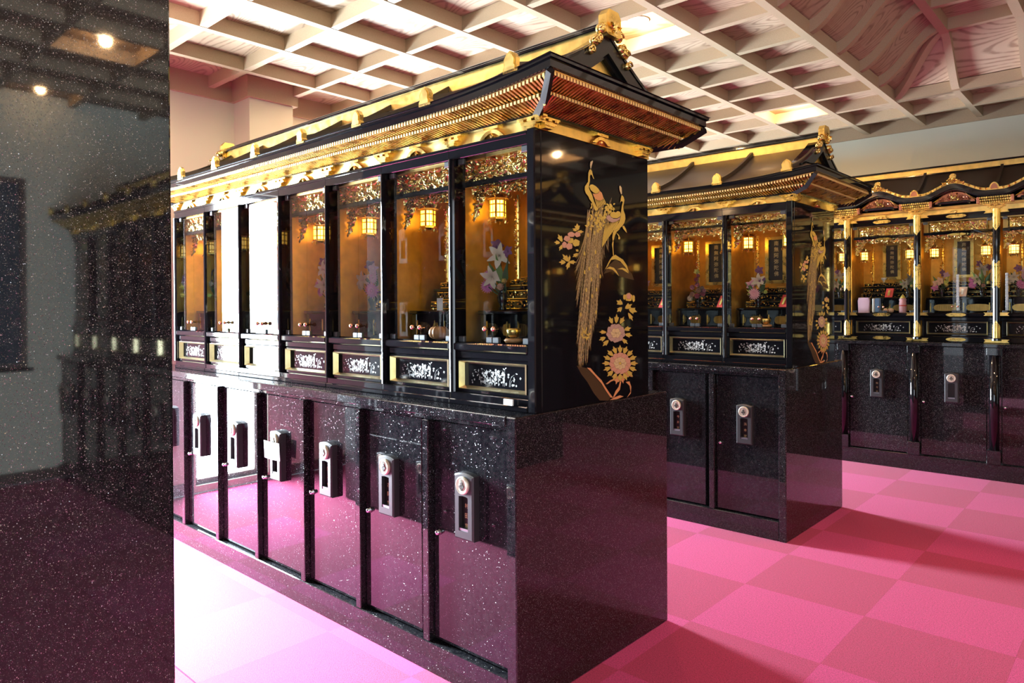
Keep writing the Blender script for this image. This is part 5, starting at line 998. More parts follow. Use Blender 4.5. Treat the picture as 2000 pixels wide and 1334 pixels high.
# ------------------------------------------------------------------ near and second altar rows
PITCH = .4245; XR, XLFT, YA, YB = 0.0, -7 * .4245, .125, 2.4425
S0X = (PITCH - .042) / (PITCH - .018)               # the corner bay is narrower by the end panel
bay = altar(PITCH, (0, 0, 0), 'altar', 'glazed altars of the near row', 'plain')
bt = snapshot(bay)
bayB = altar(PITCH, (0, 0, 0), 'altar', 'glazed altars of the second row', 'plain', 1.852); btB = snapshot(bayB)
def bx(k): return XR - PITCH * (k + 1) - (.0 if k else .0)
for row, yy, nm in (('near', YA, 'near row'), ('second', YB, 'second row')):
    for k in range(7):
        lb = 'glazed black and gold household altar, %s, %s bay from its peacocks' % (nm, ORD[k]); g = 'glazed altars of the ' + nm
        if row == 'near' and k == 0: c = bay; bay.location = (bx(0), yy, 0); bay['label'] = lb
        elif row == 'second' and k == 0: c = bayB; bayB.location = (bx(0), yy, 0); bayB['label'] = lb
        else: c = dup(bt if row == 'near' else btB, (bx(k), yy, 0), lb, g)
        c.scale = (S0X if k == 0 else 1, 1, 1)
pkA = peacock_panel('black lacquer end panel of the near altar row with two golden peacocks and peonies', 0.0)
dup(snapshot(pkA), (0, 2.3175, 0), 'black lacquer peacock panel closing the second altar row, reflecting the gilt far altars')
roofA = altar_roof(XLFT, XR, YA, 'black and gold hip-and-gable altar roof of the near row, largest in view', PITCH)
rt = snapshot(roofA)
dup(rt, (XR, YB, 0), 'black and gold hip-and-gable altar roof of the second row, standing behind the near one')
tag(obj('altar_end_board', MB().cbox(XLFT - .055, XLFT - .019, YA, YA + .68, 1.0, 1.984, .003), 'lacquer'), 'plain black lacquer board closing the left end of the near altar row', 'end panel')
tag(obj('altar_end_board', MB().cbox(XLFT - .055, XLFT - .019, YB, YB + .68, 1.0, 1.984, .003), 'lacquer'), 'plain black lacquer board closing the left end of the second altar row', 'end panel')

# ------------------------------------------------------------------ far wall altars with round pillars and waved eaves
YC = 4.99; ZF = .063
PX = [-1.022 + .5545 * k for k in range(11)]
w0 = PX[2] - PX[1]
bayC = altar(w0, (PX[1], YC, ZF), '', 'pillared altars of the far wall', 'pillared', 1.812, alt_far_z)
bct = snapshot(bayC)
for k in range(10):
    lb = 'gilt far wall altar between round pillars, %s bay from the left' % ORD[k]
    if k == 1: bayC['label'] = lb
    else: 
        d = dup(bct, (PX[k], YC, ZF), lb); d.scale = ((PX[k + 1] - PX[k]) / w0, 1, 1)
pp = pillar(PX[0], YC - .045, 'round black pillar with gilt sleeves on the far altars, first from the left')
pp.location.z = ZF
pt_ = snapshot(pp)
for k in range(1, 11): dup(pt_, (PX[k], YC - .045, ZF), 'round black pillar with gilt sleeves on the far altars, %s from the left' % ORD[k])
def far_roof():
    t = thing('altar_roof', 'long dark altar roof on the far wall with waved golden eaves', 'roof', (0, YC, ZF))
    P = lambda name, mb, m, **k: obj(name, mb, m, t, **k)
    xa, xb = -3.38, PX[-1] + .03; ye = -.14
    per = (PX[-1] - PX[0]) / 10
    def bump(x):
        ph = ((x - PX[0]) / per) % 1.0; c = abs(ph - .5) * 2          # 0 at the bay middle, 1 at the pillars
        return .080 * (1 - sm(min(1, c / .82)))
    xsn = [xa + (xb - xa) * k / 420 for k in range(421)]
    P('frieze_board', MB().box(xa, xb, -.02, .30, 2.027, 2.068), 'foil')
    P('eaves_beam', MB().box(xa, xb, -.05, .28, 2.065, 2.085), 'antique')
    P('eaves_board', MB().sweep([(x, 2.133 + bump(x)) for x in xsn], [(ye, 0), (ye + .05, -.006), (ye + .05, .040), (ye, .040)]), 'lacquer')
    P('eaves_board', MB().sweep([(x, 2.128 + bump(x) * .96) for x in xsn], [(ye + .02, 0), (ye + .12, -.02), (ye + .12, .03), (ye + .02, .03)]), 'lacquer')
    P('gilt_eaves_edge', MB().sweep([(x, 2.173 + bump(x)) for x in xsn], [(ye - .004, 0), (ye + .03, 0), (ye + .03, .022), (ye - .004, .020)]), 'gold')
    bm = MB()
    for k in range(120, 421, 2): bm.ball((xsn[k], ye - .005, 2.184 + bump(xsn[k])), .0095, 6)
    P('eaves_beads', bm, 'gold')
    for i in range(10):
        cx = (PX[i] + PX[i + 1]) / 2
        # carved board under the wave, small dark beam with curled ends, gilt crest on the top
        n = 14; poly = []
        for k in range(n + 1):
            x = -.135 + .27 * k / n; poly.append((2.122 + .070 * (1 - abs(x / .135) ** 2.2), cx + x))
        poly = [(2.105, cx - .14)] + poly + [(2.105, cx + .14)]
        wv = P('wave_pediment', MB().prism(poly, 1, ye + .062, ye + .085), 'copperred')
        cm = MB(); carve(cm, 90, lambda r: (lambda x: (cx + x, ye + .060, 2.120 + r.random() * .056 * (1 - abs(x / .13) ** 2)))(r.uniform(-.115, .115)), 50, (.010, .02), .006); obj('pediment_carving', cm, 'copperred', wv)
        gm = MB(); carve(gm, 26, lambda r: (cx + r.uniform(-.03, .03), ye + .052, 2.150 + r.uniform(-.02, .03)), 61, (.012, .02), .004); obj('gilt_spray', gm, 'gold', wv)
        km = MB()
        for s in (-1, 1):
            for q in range(5):
                km.tube([(cx + s * (.075 + .013 * q), ye + .056, 2.178 - .011 * q), (cx + s * (.10 + .014 * q), ye + .054, 2.155 - .010 * q), (cx + s * (.118 + .013 * q), ye + .052, 2.125 - .004 * q)], .0022, 4)
        obj('gilt_ribbing', km, 'gold', wv)
        dm = MB().cbox(cx - .10, cx + .10, ye + .03, ye + .06, 2.098, 2.116, .004)
        for s in (-1, 1): dm.lathe([(.012, ye + .028), (.012, ye + .062)], (cx + s * .103, 0, 2.102), 12, 1)
        P('rainbow_beam', dm, 'lacquer')
        sm_ = MB().prism([(2.027, cx - .07), (2.036, cx - .06), (2.056, cx - .032), (2.062, cx), (2.056, cx + .032), (2.036, cx + .06), (2.027, cx + .07), (2.027, cx + .042), (2.044, cx + .022), (2.048, cx), (2.044, cx - .022), (2.027, cx - .042)], 1, -.034, -.02)
        sm_.cbox(cx - .06, cx + .06, -.045, -.02, 2.062, 2.070, .002).ball((cx, -.03, 2.036), .010, 7); P('frog_leg_strut', sm_, 'gold')
        am = MB().lathe([(.024, ye - .01), (.024, ye + .006), (.018, ye - .013), (.001, ye - .015)], (cx, 0, 2.308), 16, 1)
        carve(am, 60, lambda r: (lambda x: (cx + x, ye - .004, 2.268 + bump(cx + x) - .08 + r.random() * .035 * (1 - abs(x / .075))))(r.uniform(-.07, .07)), 71, (.012, .022), .006)
        P('apex_crest', am, 'gold')
    for i, px in enumerate(PX):
        cp = [(z_, y_) for y_, z_ in ((-.032, 0), (-.032, .016), (-.026, .036), (-.012, .052), (0, .056), (.012, .052), (.026, .036), (.032, .016), (.032, 0))]
        c = P('crest_plate', MB().prism([(z_ + 2.176, y_ + px) for z_, y_ in cp], 1, ye - .010, ye + .01), 'gold'); obj('crest_field', MB().prism([(2.180 + z_ * .75, y_ * .72 + px) for z_, y_ in cp], 1, ye - .014, ye - .010), 'copperred', c)
        # stepped rafters over the bracket of each pillar
        for r_, (z, d) in enumerate(((2.118, .028), (2.100, .048), (2.083, .068))):
            rm = MB()
            for q in range(14): x = px - .098 + .0150 * q; rm.cbox(x - .0052, x + .0052, ye + d - .012, -.03, z - .006, z + .008, .001)
            P('rafter_ends', rm, 'gold', kind='stuff')
        wb_ = MB()
        for s in (-1, 1): wb_.cbox(px + s * .112 - .010, px + s * .112 + .010, ye + .03, -.03, 2.078, 2.130, .002)
        P('rafter_cheek', wb_, 'copperred')
        b = MB().cbox(px - .030, px + .030, -.068, -.02, 2.030, 2.040, .002).cbox(px - .044, px + .044, -.072, -.02, 2.040, 2.050, .002).cbox(px - .060, px + .060, -.070, -.02, 2.050, 2.058, .002)
        for a in (-.045, 0, .045): b.cbox(px + a - .012, px + a + .012, -.078, -.02, 2.058, 2.067, .002)
        b.cbox(px - .085, px + .085, -.076, -.02, 2.067, 2.076, .002); P('bracket_set', b, 'gold')
        mb = MB(); vs = []; m_ = 9
        for q in range(m_ + 1):
            a = q / m_; yy = ye + .03 + (.27 - ye - .03) * a; z = 2.183 + (2.425 - 2.183) * (.55 * a + .45 * a * a)
            vs += [(px - .013, yy, z), (px + .013, yy, z), (px + .010, yy, z + .026), (px - .010, yy, z + .026)]
        fs = [(q * 4 + j, q * 4 + (j + 1) % 4, q * 4 + 4 + (j + 1) % 4, q * 4 + 4 + j) for q in range(m_) for j in range(4)] + [(0, 1, 2, 3), (m_ * 4 + 3, m_ * 4 + 2, m_ * 4 + 1, m_ * 4)]
        P('roof_rib', mb.add(vs, fs), 'roof')
    def fn(u, v):
        x = xa + (xb - xa) * u; y0_ = ye + .03; return (x, y0_ + (.27 - y0_) * v, 2.178 + bump(x) * max(0, 1 - v * 3.2) + (2.425 - 2.178) * (.55 * v + .45 * v * v))
    P('roof_slope', MB().grid(fn, 220, 14), 'roof', smooth=True)
    P('ridge_band', MB().box(xa, xb, .245, .30, 2.413, 2.458), 'foil')
    P('ridge_cap', MB().cbox(xa, xb, .235, .31, 2.458, 2.468, .002).cbox(xa, xb, .25, .30, 2.468, 2.476, .002).cbox(xa, xb, .235, .31, 2.402, 2.414, .002), 'lacquer')
    P('rear_slope', MB().box(xa, xb, .29, .70, 2.0, 2.41), 'roof')
    stretch(t, far_z)
    return t
far_roof()
tag(obj('altar_end_board', MB().cbox(-3.36, PX[0] - .032, YC, YC + .69, 1.063, 2.04, .003), 'lacquer'), 'plain black unseen case added left of the far altars to block window light', 'end panel')  # unseen plain box, added to keep window light off the far wall

# ------------------------------------------------------------------ hanging lanterns
def lantern():
    t = thing('hanging_lantern', '', 'lantern', (0, 0, 0))
    n = 6
    fm = MB()
    for k in range(n):
        a = 2 * math.pi * k / n; x, y = .026 * math.cos(a), .026 * math.sin(a); fm.box(x - .0024, x + .0024, y - .0024, y + .0024, -.030, .026)
    for z in (-.032, -.016, .010, .024):
        for k in range(n):
            a, b = 2 * math.pi * k / n, 2 * math.pi * (k + 1) / n; fm.tube([(.026 * math.cos(a), .026 * math.sin(a), z), (.026 * math.cos(b), .026 * math.sin(b), z)], .0023, 4)
    for k in range(n):
        a = 2 * math.pi * (k + .5) / n; fm.box(.0225 * math.cos(a) - .001, .0225 * math.cos(a) + .001, .0225 * math.sin(a) - .001, .0225 * math.sin(a) + .001, -.03, .024)
    obj('lantern_frame', fm, 'gold', t)
    obj('glow_panels', MB().lathe([(.0235, -.030), (.0235, .024)], n=n), 'lamp', t)
    rm = MB().lathe([(.036, .026), (.038, .029), (.024, .036), (.012, .044), (.006, .052), (.008, .056), (.001, .062)], n=n)
    for k in range(n):
        a = 2 * math.pi * k / n; c, s = math.cos(a), math.sin(a); rm.tube([(.020 * c, .020 * s, .040), (.034 * c, .034 * s, .031), (.043 * c, .043 * s, .034), (.047 * c, .047 * s, .042)], [.003, .0028, .0024, .001], 5)
    obj('lantern_roof', rm, 'gold', t)
    bm = MB().lathe([(.030, -.038), (.031, -.033), (.026, -.032)], n=n).lathe([(.018, -.044), (.024, -.038)], n=n)
    for k in range(n):
        a = 2 * math.pi * k / n; c, s = math.cos(a), math.sin(a); bm.tube([(.026 * c, .026 * s, -.037), (.033 * c, .033 * s, -.044), (.031 * c, .031 * s, -.051)], .003, 5)
    obj('lantern_base', bm, 'gold', t)
    obj('hanging_rod', MB().tube([(0, 0, .060), (0, 0, .125)], .0014, 5), 'gold', t)
    t.scale = (1.25, 1.25, 1.25)
    return t
ln = lantern(); lt = snapshot(ln); first = [True]
def hang(x, y, z, label, group):
    if first[0]: ln.location = (x, y, z); ln['label'] = label; ln['group'] = group; first[0] = False
    else: dup(lt, (x, y, z), label, group)
for k in range(7):
    for s, q in (('left', .18), ('right', .82)):
        hang(bx(k) + PITCH * q * (S0X if k == 0 else 1), YA + .165, 1.762, 'glowing gold lantern, %s of the pair in the %s near-row altar' % (s, ORD[k]), 'lanterns of the near altars')
for k in range(5):
    for s, q in (('left', .18), ('right', .82)):
        hang(bx(k) + PITCH * q * (S0X if k == 0 else 1), YB + .165, 1.775, 'glowing gold lantern, %s of the pair in the %s second-row altar' % (s, ORD[k]), 'lanterns of the second row altars')
for k in range(10):
    for s, q in (('left', .17), ('right', .83)):
        hang(PX[k] + (PX[k + 1] - PX[k]) * q, YC + .12, 1.752 + ZF, 'glowing gold lantern, %s of the pair in the %s far altar from left' % (s, ORD[k]), 'lanterns of the far altars')

# ------------------------------------------------------------------ flowers and offerings
FL = {}
def flower_mesh(kind, c):
    if (kind, c) in FL: return FL[(kind, c)]
    mb = MB(); r = random.Random(hash(kind) % 7)
    # unit size, opening towards -y
    def pet(a, L, W, tilt, curl, z0=0.0, n=4):
        ca, sa = math.cos(a), math.sin(a); vs = []
        for k in range(n + 1):
            t = k / n; rr = z0 + L * t * math.cos(tilt + curl * t); d = -L * t * math.sin(tilt + curl * t); w = W * math.sin(math.pi * min(.97, .10 + .88 * t)) ** .8
            for s, lift_ in ((-1, 0), (0, .18 * w), (1, 0)):
                vs.append((rr * ca - s * w * sa, d + lift_, rr * sa + s * w * ca))
        fs = [(k * 3 + j, k * 3 + j + 1, k * 3 + 4 + j, k * 3 + 3 + j) for k in range(n) for j in (0, 1)]
        mb.add(vs, fs)
    if kind == 'lily':
        for k in range(6): pet(k * math.pi / 3 + (.1 if k % 2 else 0), 1.0, .20 if k % 2 else .26, 1.15, -.9)
        for k in range(5): mb.tube([(0, 0, 0), (.12 * math.cos(k * 1.257), -.55, .12 * math.sin(k * 1.257))], .018, 4)
    elif kind == 'daisy':
        for k in range(18): pet(k * math.pi / 9, 1.0, .13, .25, -.15, n=3)
        for k in range(12): pet(k * math.pi / 6 + .2, .62, .11, .65, -.1, n=3)
        mb.ball((0, -.12, 0), .2, 7)
    elif kind == 'rose':
        for ring_, (nn, L, W, ti, cu) in enumerate(((7, 1.0, .52, .55, .5), (6, .8, .48, .85, .6), (5, .6, .40, 1.1, .7), (4, .42, .32, 1.3, .7))):
            for k in range(nn): pet(2 * math.pi * k / nn + ring_ * .5, L, W, ti, cu)
    elif kind == 'orchid':
        for k in range(5): pet(k * 2 * math.pi / 5 + .3, 1.0, .42 if k % 2 else .32, .45, -.5)
        mb.ball((0, -.18, -.05), .16, 7)
    elif kind == 'tulip':
        for k in range(6): pet(k * math.pi / 3, 1.0, .42, .95, .75)
    elif kind == 'leaf':
        mb.leaf((0, 0, 0), (0, -.25, 1), (0, -1, 0), 1.0, .16, .12)
    me = mesh(kind if kind != 'leaf' else 'leaf', mb, 'f_' + c, True); FL[(kind, c)] = me; return me
VASE = mesh('vase', MB().lathe([(.016, 0), (.020, .006), (.012, .016), (.020, .040), (.024, .058), (.017, .074), (.013, .082), (.019, .090), (.001, .088)], n=14), 'lacquer_dull', True)
STEM = mesh('stem', MB().tube([(0, 0, 0), (.1, 0, .5), (0, 0, 1)], .02, 5), 'f_darkgreen')
def bouquet(x, y, z, label, spec, s=1.0, seed=1, vase=True):
    t = thing('bouquet', label, 'flowers', (x, y, z), 'flower arrangements in the altars')
    r = random.Random(seed)
    if vase: obj('vase', VASE, None, t, sc=.9)
    top = .070 if vase else 0
    for kind, c, dx, dz, size in spec:
        dx *= s; dz = dz * s; yy = -.010 - r.uniform(0, .02)
        h = top + dz
        if kind == 'leaf':
            obj('leaf', flower_mesh('leaf', c), None, t, (dx * .3, yy + .02, top + dz * .25), rot=(0, math.atan2(dx, dz + .02), 0), sc=size * s * 1.15)
        else:
            stn = {'rose': 'rose', 'lily': 'lily', 'daisy': 'chrysanthemum', 'orchid': 'orchid', 'tulip': 'tulip'}[kind]
            obj(stn, flower_mesh(kind, c), None, t, (dx, yy, h), rot=(r.uniform(-.35, .25), r.uniform(-3, 3), r.uniform(-.3, .6) + .4), sc=size * s * (.82 if kind == 'lily' else 1))
            v = Vector((dx, yy, h)) - Vector((0, 0, top - .02)); L = v.length
            obj('stem', STEM, None, t, (0, 0, top - .02), rot=v.to_track_quat('Z', 'Y').to_euler(), sc=(.10, .10, L))
    return t
LILY = [('leaf', 'green', -.05, .10, .09), ('leaf', 'darkgreen', .05, .09, .09), ('leaf', 'green', .0, .13, .10), ('lily', 'white', .00, .135, .062), ('lily', 'white', -.030, .060, .058), ('tulip', 'yellow', .030, .040, .028), ('daisy', 'magenta', -.055, .025, .028),
        ('orchid', 'purple', -.015, .175, .028), ('orchid', 'purple', .045, .150, .024), ('rose', 'peach', .010, .020, .022), ('daisy', 'magenta', -.060, .065, .022)]
MIX = [('leaf', 'green', -.06, .06, .09), ('leaf', 'darkgreen', .05, .08, .09), ('leaf', 'lime', -.05, .02, .06), ('lily', 'white', .010, .100, .060), ('daisy', 'pink', -.018, .018, .040), ('tulip', 'lime', .045, .030, .030), ('orchid', 'pink', -.045, .075, .032), ('orchid', 'pink', -.020, .090, .028), ('orchid', 'purple', .012, .165, .032), ('orchid', 'purple', .035, .100, .026), ('tulip', 'lime', -.055, .015, .028)]
ROSES = [('rose', 'rosepink', .010, .010, .028), ('rose', 'rosepink', .036, .022, .026), ('rose', 'peach', -.030, .022, .026), ('rose', 'peach', .004, .045, .028), ('rose', 'white', .030, .056, .026), ('rose', 'pink', -.026, .066, .026), ('rose', 'pink', .006, .084, .026), ('rose', 'rosepink', .002, .112, .024), ('rose', 'rosepink', .010, .138, .020), ('orchid', 'lime', .004, .165, .020), ('rose', 'pink', .050, .040, .022), ('rose', 'peach', -.048, .010, .022), ('daisy', 'white', -.040, -.005, .020)]
CHRYS = [('leaf', 'darkgreen', -.04, .09, .09), ('leaf', 'green', .05, .09, .10), ('daisy', 'magenta', .020, .025, .042), ('lily', 'white', -.03, .075, .055), ('daisy', 'mauve', .035, .085, .036), ('orchid', 'purple', .0, .140, .03), ('orchid', 'mauve', .04, .125, .028), ('daisy', 'white', -.055, .050, .028)]
YEL = [('leaf', 'green', -.05, .08, .09), ('leaf', 'lime', .05, .08, .09), ('tulip', 'yellow', .03, .03, .034), ('orchid', 'peach', -.01, .065, .036), ('orchid', 'peach', -.035, .045, .034), ('orchid', 'purple', .01, .13, .034), ('tulip', 'yellow', .035, .085, .030), ('orchid', 'magenta', -.045, .012, .03), ('orchid', 'mauve', .035, .11, .03)]
TZF = 1.3563                                      # top of the low table
def inA(k, q): return bx(k) + PITCH * q * (S0X if k == 0 else 1)
bouquet(inA(0, .27), YA + .15, TZF, 'lily bouquet with yellow tulip and purple orchids in the altar beside the near peacocks', LILY, 1.05, 1)
bouquet(inA(1, .55), YA + .30, 1.4808, 'dark purple and cream flowers high in the second near altar', YEL, .70, 2)
bouquet(inA(1, .80), YA + .31, 1.4808, 'small white chrysanthemums on the tier of the second near altar', [('daisy', 'white', -.03, .01, .024), ('daisy', 'white', 0, .015, .026), ('daisy', 'white', .03, .01, .024), ('daisy', 'white', .015, .032, .02)], .9, 3, False)
bouquet(inA(2, .28), YA + .15, TZF, 'magenta chrysanthemum bouquet in the third near altar', CHRYS, 1.0, 4)
bouquet(inA(3, .45), YA + .15, TZF, 'white lily bouquet under purple orchids in the fourth near altar', LILY, 1.0, 5)
bouquet(inA(4, .35), YA + .15, TZF, 'loose pink and white bouquet in the fifth near altar, behind bright glass', MIX, 1.0, 6)
bouquet(inA(5, .55), YA + .15, TZF, 'white and pink lily bouquet in the sixth near altar', MIX, 1.0, 8)
bouquet(inA(6, .55), YA + .15, TZF, 'yellow and mauve bouquet in the leftmost near altar', YEL, 1.1, 9)
def inB(k, q): return bx(k) + PITCH * q * (S0X if k == 0 else 1)
bouquet(inB(0, .36), YB + .15, 1.3563, 'white lily, pink daisy and lime bouquet in the corner altar of the second row', MIX, 1.0, 11)
bouquet(inB(1, .36), YB + .15, 1.3563, 'pyramid of pink and peach roses in the second row', ROSES, 1.05, 12)
bouquet(inB(2, .36), YB + .15, 1.3563, 'bouquet half hidden behind the near peacock panel, second row', YEL, 1.0, 13)
def inC(k, q): return PX[k] + w0 * q
bouquet(inC(0, .78), YC + .14, 1.369 + ZF, 'white lily and yellow tulip bouquet at the right of the first far altar', LILY, 1.0, 14)
bouquet(inC(1, .80), YC + .14, 1.369 + ZF, 'white lilies above pink paper, right side of the second far altar', [('leaf', 'green', .05, .08, .09), ('lily', 'white', .0, .09, .07), ('lily', 'white', -.03, .05, .06), ('tulip', 'yellow', .03, .03, .03), ('leaf', 'green', -.05, .05, .08)], 1.0, 15)
bouquet(inC(2, .26), YC + .14, 1.369 + ZF, 'purple and yellow bouquet at the left of the third far altar', YEL, 1.05, 16)
bouquet(inC(2, .78), YC + .14, 1.369 + ZF, 'large white lily bouquet with magenta blooms at the right of the third far altar', LILY, 1.15, 17)
bouquet(inC(3, .22), YC + .14, 1.369 + ZF, 'dusky pink and purple bouquet at the left of the fourth far altar', CHRYS, 1.1, 18)
# book stands with red prayer books
def book(x, y, z, label, m='red', rz=-.35, s=1.0):
    t = thing('prayer_book', label, 'book', (x, y, z), 'prayer books on stands', rz)
    obj('book_stand', MB().cbox(-.040, .040, -.012, .0, .0, .004, .001).prism([(-.035, .004), (-.028, .004), (.012, .072), (.006, .074)], 0, -.034, .034).box(-.006, .006, -.004, .03, -.0, .006), 'lacquer_dull', t, sc=s)
    vs = MB().prism([(-.036, .006), (-.0285, .004), (.0135, .079), (.005, .083)], 0, -.030, .030)
    vs.v = [(x_, y_ - .009, z_) for x_, y_, z_ in vs.v]
    b = obj('book_cover', vs, m, t, sc=s)
    lb = MB().prism([(-.0305, .022), (-.0300, .022), (-.0047, .067), (-.0052, .067)], 0, -.008, .008); lb.v = [(x_, y_ - .0125, z_) for x_, y_, z_ in lb.v]
    obj('title_slip', lb, 'f_yellow' if m == 'red' else 'paper', b)
    return t
book(inB(0, .88), YB + .085, 1.3563, 'red prayer book on a stand in the corner altar of the second row', s=.95)
book(inB(1, .88), YB + .085, 1.3563, 'red prayer book on a stand in the second-row altar with the rose pyramid', s=.95)
book(inB(2, .88), YB + .085, 1.3563, 'red prayer book cut off by the near peacock panel, second row', s=.95)
book(inC(1, .57), YC + .085, 1.3690 + ZF, 'orange-red prayer book on a stand in the second far altar', s=1.0, rz=-.1)
book(inC(2, .56), YC + .085, 1.3690 + ZF, 'beige prayer book on a stand in the third far altar', 'f_peach', rz=-.1)
book(inA(3, .88), YA + .085, 1.3563, 'pale prayer booklet on a stand in the fourth near altar', 'paper', s=.95)
book(inA(2, .88), YA + .085, 1.3563, 'pale prayer booklet on a stand in the third near altar, seen through reflections', 'paper', s=.95)
# small offerings and ritual objects
def bell(x, y, z, label):
    t = thing('singing_bowl', label, 'bell', (x, y, z), 'singing bowls before the altars')
    obj('cushion', MB().lathe([(.001, 0), (.030, .0), (.036, .008), (.030, .016), (.001, .014)], n=14), 'pumpkin', t, smooth=True)
    obj('bowl', MB().lathe([(.010, .016), (.022, .024), (.027, .042), (.026, .052), (.024, .052), (.022, .030), (.001, .024)], n=16), 'gold', t, smooth=True)
    return t
bell(inB(0, .58), YB + .06, 1.2385, 'small gold singing bowl low in the corner altar of the second row')
bell(inA(0, .62), YA + .06, 1.2385, 'small gold singing bowl behind the copper door knobs beside the near peacocks')
t = thing('pumpkin_cushion', 'ribbed orange pumpkin-shaped cushion low in the second near altar', 'ornament', (inA(1, .60), YA + .065, 1.2385))
pm = MB().lathe([(.001, 0)] + [(.040 * math.sin(math.pi * (k + .4) / 9.8) ** .7, .028 - .028 * math.cos(math.pi * (k + .4) / 9.8)) for k in range(9)] + [(.001, .054)], n=40)
pm.v = [(x * (1 + .09 * math.cos(10 * math.atan2(y, x))), y * (1 + .09 * math.cos(10 * math.atan2(y, x))), z) for x, y, z in pm.v]
obj('cushion_body', pm, 'pumpkin', t, smooth=True); obj('cushion_stem', MB().tube([(0, 0, .052), (.004, 0, .062)], .004, 6), 'lacquer_dull', t)
t = thing('photo_frame', 'dark octagonal photograph frame leaning in the second near altar', 'frame', (inA(1, .84), YA + .08, 1.2385), rotz=-.2)
fp = [(.0, -.045), (.0, .045), (.018, .055), (.092, .055), (.118, .036), (.118, -.036), (.092, -.055), (.018, -.055)]
obj('frame_board', MB().prism(fp, 1, 0, .010), 'lacquer', t); obj('frame_edge', frame_mb(-.044, .044, .010, .108, .006, -.002, .0), 'steel', t); obj('photograph', MB().box(-.036, .036, -.0012, 0, .018, .100), 'f_mauve', t)
tag(obj('memo_card', MB().cbox(-.018, .018, 0, .0016, 0, .052, .0004), 'paper', None, (inA(1, .47), YA + .12, 1.3563)), 'small cream card standing in the second near altar', 'card')
t = thing('incense_jar', 'small white lidded jar in the leftmost near altar', 'jar', (inA(6, .80), YA + .07, 1.2385)); obj('jar_body', MB().lathe([(.001, 0), (.022, 0), (.026, .012), (.026, .062), (.022, .072)], n=16), 'white', t, smooth=True); obj('jar_lid', MB().lathe([(.024, .072), (.024, .080), (.006, .086), (.005, .092), (.001, .093)], n=16), 'white', t, smooth=True)
for k in range(3): tag(obj('leaflet', MB().cbox(-.02, .02, -.001, .001, 0, .11 - .012 * k, .0004), 'paper', None, (inA(4, .80) + .006 * k, YA + .05 + .012 * k, 1.2385)), ['tallest white leaflet standing in the fifth near altar', 'middle white leaflet standing in the fifth near altar', 'shortest white leaflet standing in the fifth near altar'][k], 'leaflet', 'leaflets of the fifth altar')
# far altar offerings
tag(obj('gift_bag', MB().prism([(-.04, 0), (.04, 0), (.044, .10), (.036, .128), (-.036, .128), (-.044, .10)][::1], 1, -.02, .02), 'f_mauve', None, (0, 0, 0)), 'mottled mauve gift bag at the left of the second far altar', 'bag')
gb = bpy.data.objects['gift_bag']; gb.data.materials.clear(); gb.data.materials.append(M['f_mauve'])
for v in gb.data.vertices: v.co = Vector((v.co.z, v.co.y, v.co.x)) if False else v.co
gb.data = mesh('gift_bag', MB().prism([(0, -.044), (0, .044), (.11, .048), (.135, .040), (.135, -.040), (.11, -.048)], 1, -.02, .02), 'f_mauve'); gb.location = (inC(1, .20), YC + .055, 1.2385 + ZF)
t = thing('cloth_bundle', 'folded blue cloth bundle with a white edge in the second far altar', 'cloth', (inC(1, .37), YC + .06, 1.2385 + ZF)); obj('blue_fold', MB().cbox(-.006, .040, -.02, .025, 0, .13, .008), 'blue', t); obj('white_fold', MB().cbox(-.026, -.006, -.022, .025, 0, .128, .006), 'paper', t)
for k, (q, dy) in enumerate(((.52, 0), (.60, .004), (.56, .035))):
    t = thing('peach', ['yellow-pink peach at the left of three in the second far altar', 'pinker peach at the right of three in the second far altar', 'peach at the back of three in the second far altar'][k], 'fruit', (inC(1, q), YC + .045 + dy, 1.2385 + ZF), 'peaches')
    obj('peach_flesh', MB().ball((0, 0, .020), .021, 12, .95), 'fruit', t, smooth=True); obj('peach_leaf', MB().leaf((0, 0, .038), (1, -.3, .1), (0, 0, 1), .026, .007), 'f_green', t)
t = thing('drink_bottle', 'pink drink bottle with a red band and pointed cap in the second far altar', 'bottle', (inC(1, .76), YC + .055, 1.2385 + ZF)); obj('bottle_body', MB().lathe([(.001, 0), (.026, 0), (.029, .006), (.029, .085), (.026, .10), (.030, .112), (.022, .128)], n=16), 'f_pink', t, smooth=True)
obj('bottle_band', MB().lathe([(.0296, .058), (.0296, .068)], n=16), 'red', t); obj('bottle_cap', MB().lathe([(.024, .126), (.020, .134), (.010, .150), (.001, .162)], n=14), 'f_yellow', t, smooth=True)
t = thing('crystal_pillar', 'tall frosted crystal pillar on a black base before the third far altar', 'ornament', (inC(2, .50), YC + .045, 1.2385 + ZF)); obj('crystal_base', MB().cbox(-.036, .036, -.022, .022, 0, .018, .002), 'lacquer', t)
cmb = MB()
for k in range(14): cmb.cbox(-.0095 - .001 * (k % 2), .0095 + .001 * (k % 3), -.009, .009, .018 + .0215 * k, .018 + .0215 * (k + 1), .003)
obj('crystal_shaft', cmb, 'crystal', t)
t = thing('crystal_pillar', 'second tall frosted crystal pillar, at the left edge of the fourth far altar', 'ornament', (inC(3, .10), YC + .055, 1.2385 + ZF)); obj('crystal_base', MB().cbox(-.030, .030, -.022, .022, 0, .018, .002), 'lacquer', t); obj('crystal_shaft', bpy.data.meshes['crystal_shaft'], None, t)
tag(obj('offering_cup', MB().lathe([(.001, 0), (.012, 0), (.009, .008), (.006, .018), (.020, .032), (.024, .048), (.021, .046), (.001, .024)], n=16), 'white', None, (inC(1, .40), YC + .25, 1.505 + ZF), True), 'small white footed cup on the tier of the second far altar', 'cup')
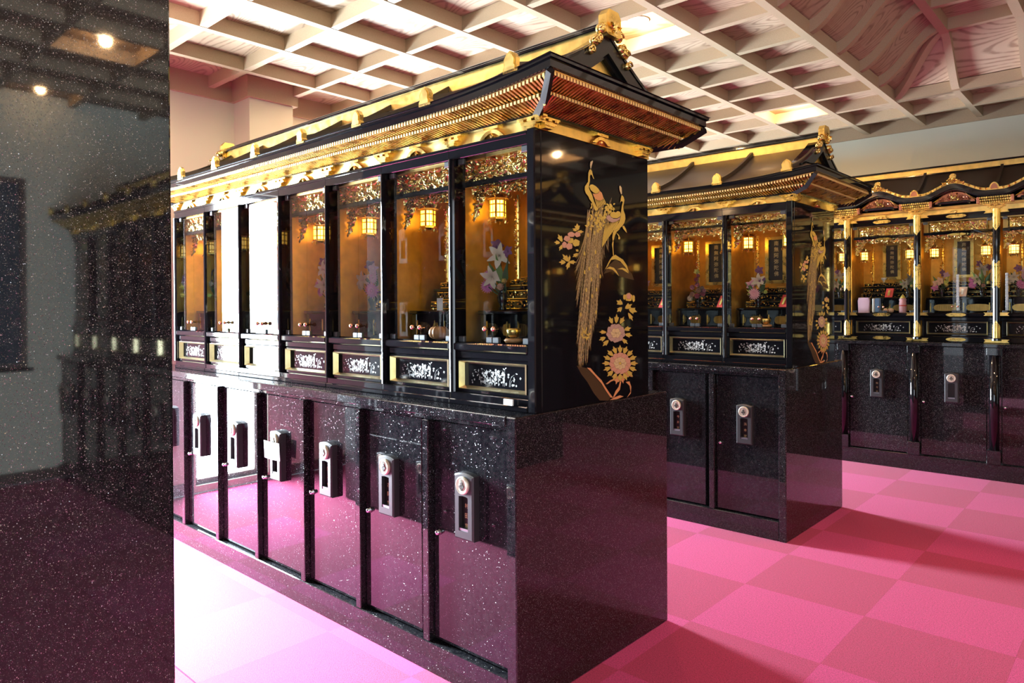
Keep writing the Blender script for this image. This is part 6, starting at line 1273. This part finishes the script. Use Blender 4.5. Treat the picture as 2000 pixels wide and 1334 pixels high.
# copper-tipped bracket light along the counter
tag(obj('glass_block', MB().cbox(-.03, .03, -.018, .018, 0, .022, .003), 'crystal', None, (-.075, .055, 1.0)) if False else obj('card_holder', MB().cbox(-.022, .022, -.004, .004, 0, .022, .001), 'paper', None, (-.125, .100, 1.0205)), 'tiny pale card holder on the sill under the corner drawer panel of the near row', 'card')

# ------------------------------------------------------------------ the row across the aisle, mirrored in the tall granite slab
SH = 5.02
for k, l in enumerate(lockA[:5]): dup(snapshot(l), (l.location.x + SH, l.location.y, l.location.z), 'granite locker door across the aisle, reflected only, %s from the right wall' % ORD[k], 'lockers across the aisle')
for k in range(6): dup(bt, (bx(k) + SH, YA, 0), 'glazed altar across the aisle, reflected only, %s from the right wall' % ORD[k], 'altars across the aisle')
dup(rt, (XR + SH, YA, 0), 'altar roof across the aisle, seen only mirrored in the tall granite slab')
dup(rt, (XR + SH, YB, 0), 'altar roof across the aisle in the second row, seen only mirrored in the near peacock panel')
for k in range(6): dup(bt, (bx(k) + SH, YB, 0), 'second-row altar across the aisle, reflected only, %s from the right wall' % ORD[k], 'altars across the aisle')
for k in range(6): hang(bx(k) + SH + PITCH * .5, YB + .165, 1.775, 'second-row lantern across the aisle, reflected only, %s from the right wall' % ORD[k], 'lanterns across the aisle')
tag(obj('granite_cabinet', MB().cbox(2.41, SH, 2.315, 3.3, 0, 1.0, .003), 'granite'), 'granite base of the second row across the aisle, seen only as a reflection', 'panel')
for nm, lab, b in (('granite_worktop', 'granite worktop of the row across the aisle, seen only as a reflection', (2.46, SH, -.004, .97, .966, 1.0)), ('plinth', 'granite plinth of the row across the aisle, seen only as a reflection', (2.46, SH, 0, .93, 0, .113)), ('granite_end_panel', 'granite end slab of the row across the aisle, facing the near peacocks', (2.41, 2.455, -.002, .98, 0, 1.0)), ('altar_end_board', 'black lacquer board closing the altars across the aisle', (2.42, 2.455, .125, .835, 1.0, 1.984))):
    tag(obj(nm, MB().cbox(*b, .003), 'lacquer' if 'board' in nm else 'granite'), lab, 'panel')
for k in range(6):
    hang(bx(k) + SH + PITCH * .5, YA + .165, 1.762, 'glowing lantern across the aisle, reflected only, %s from the right wall' % ORD[k], 'lanterns across the aisle')
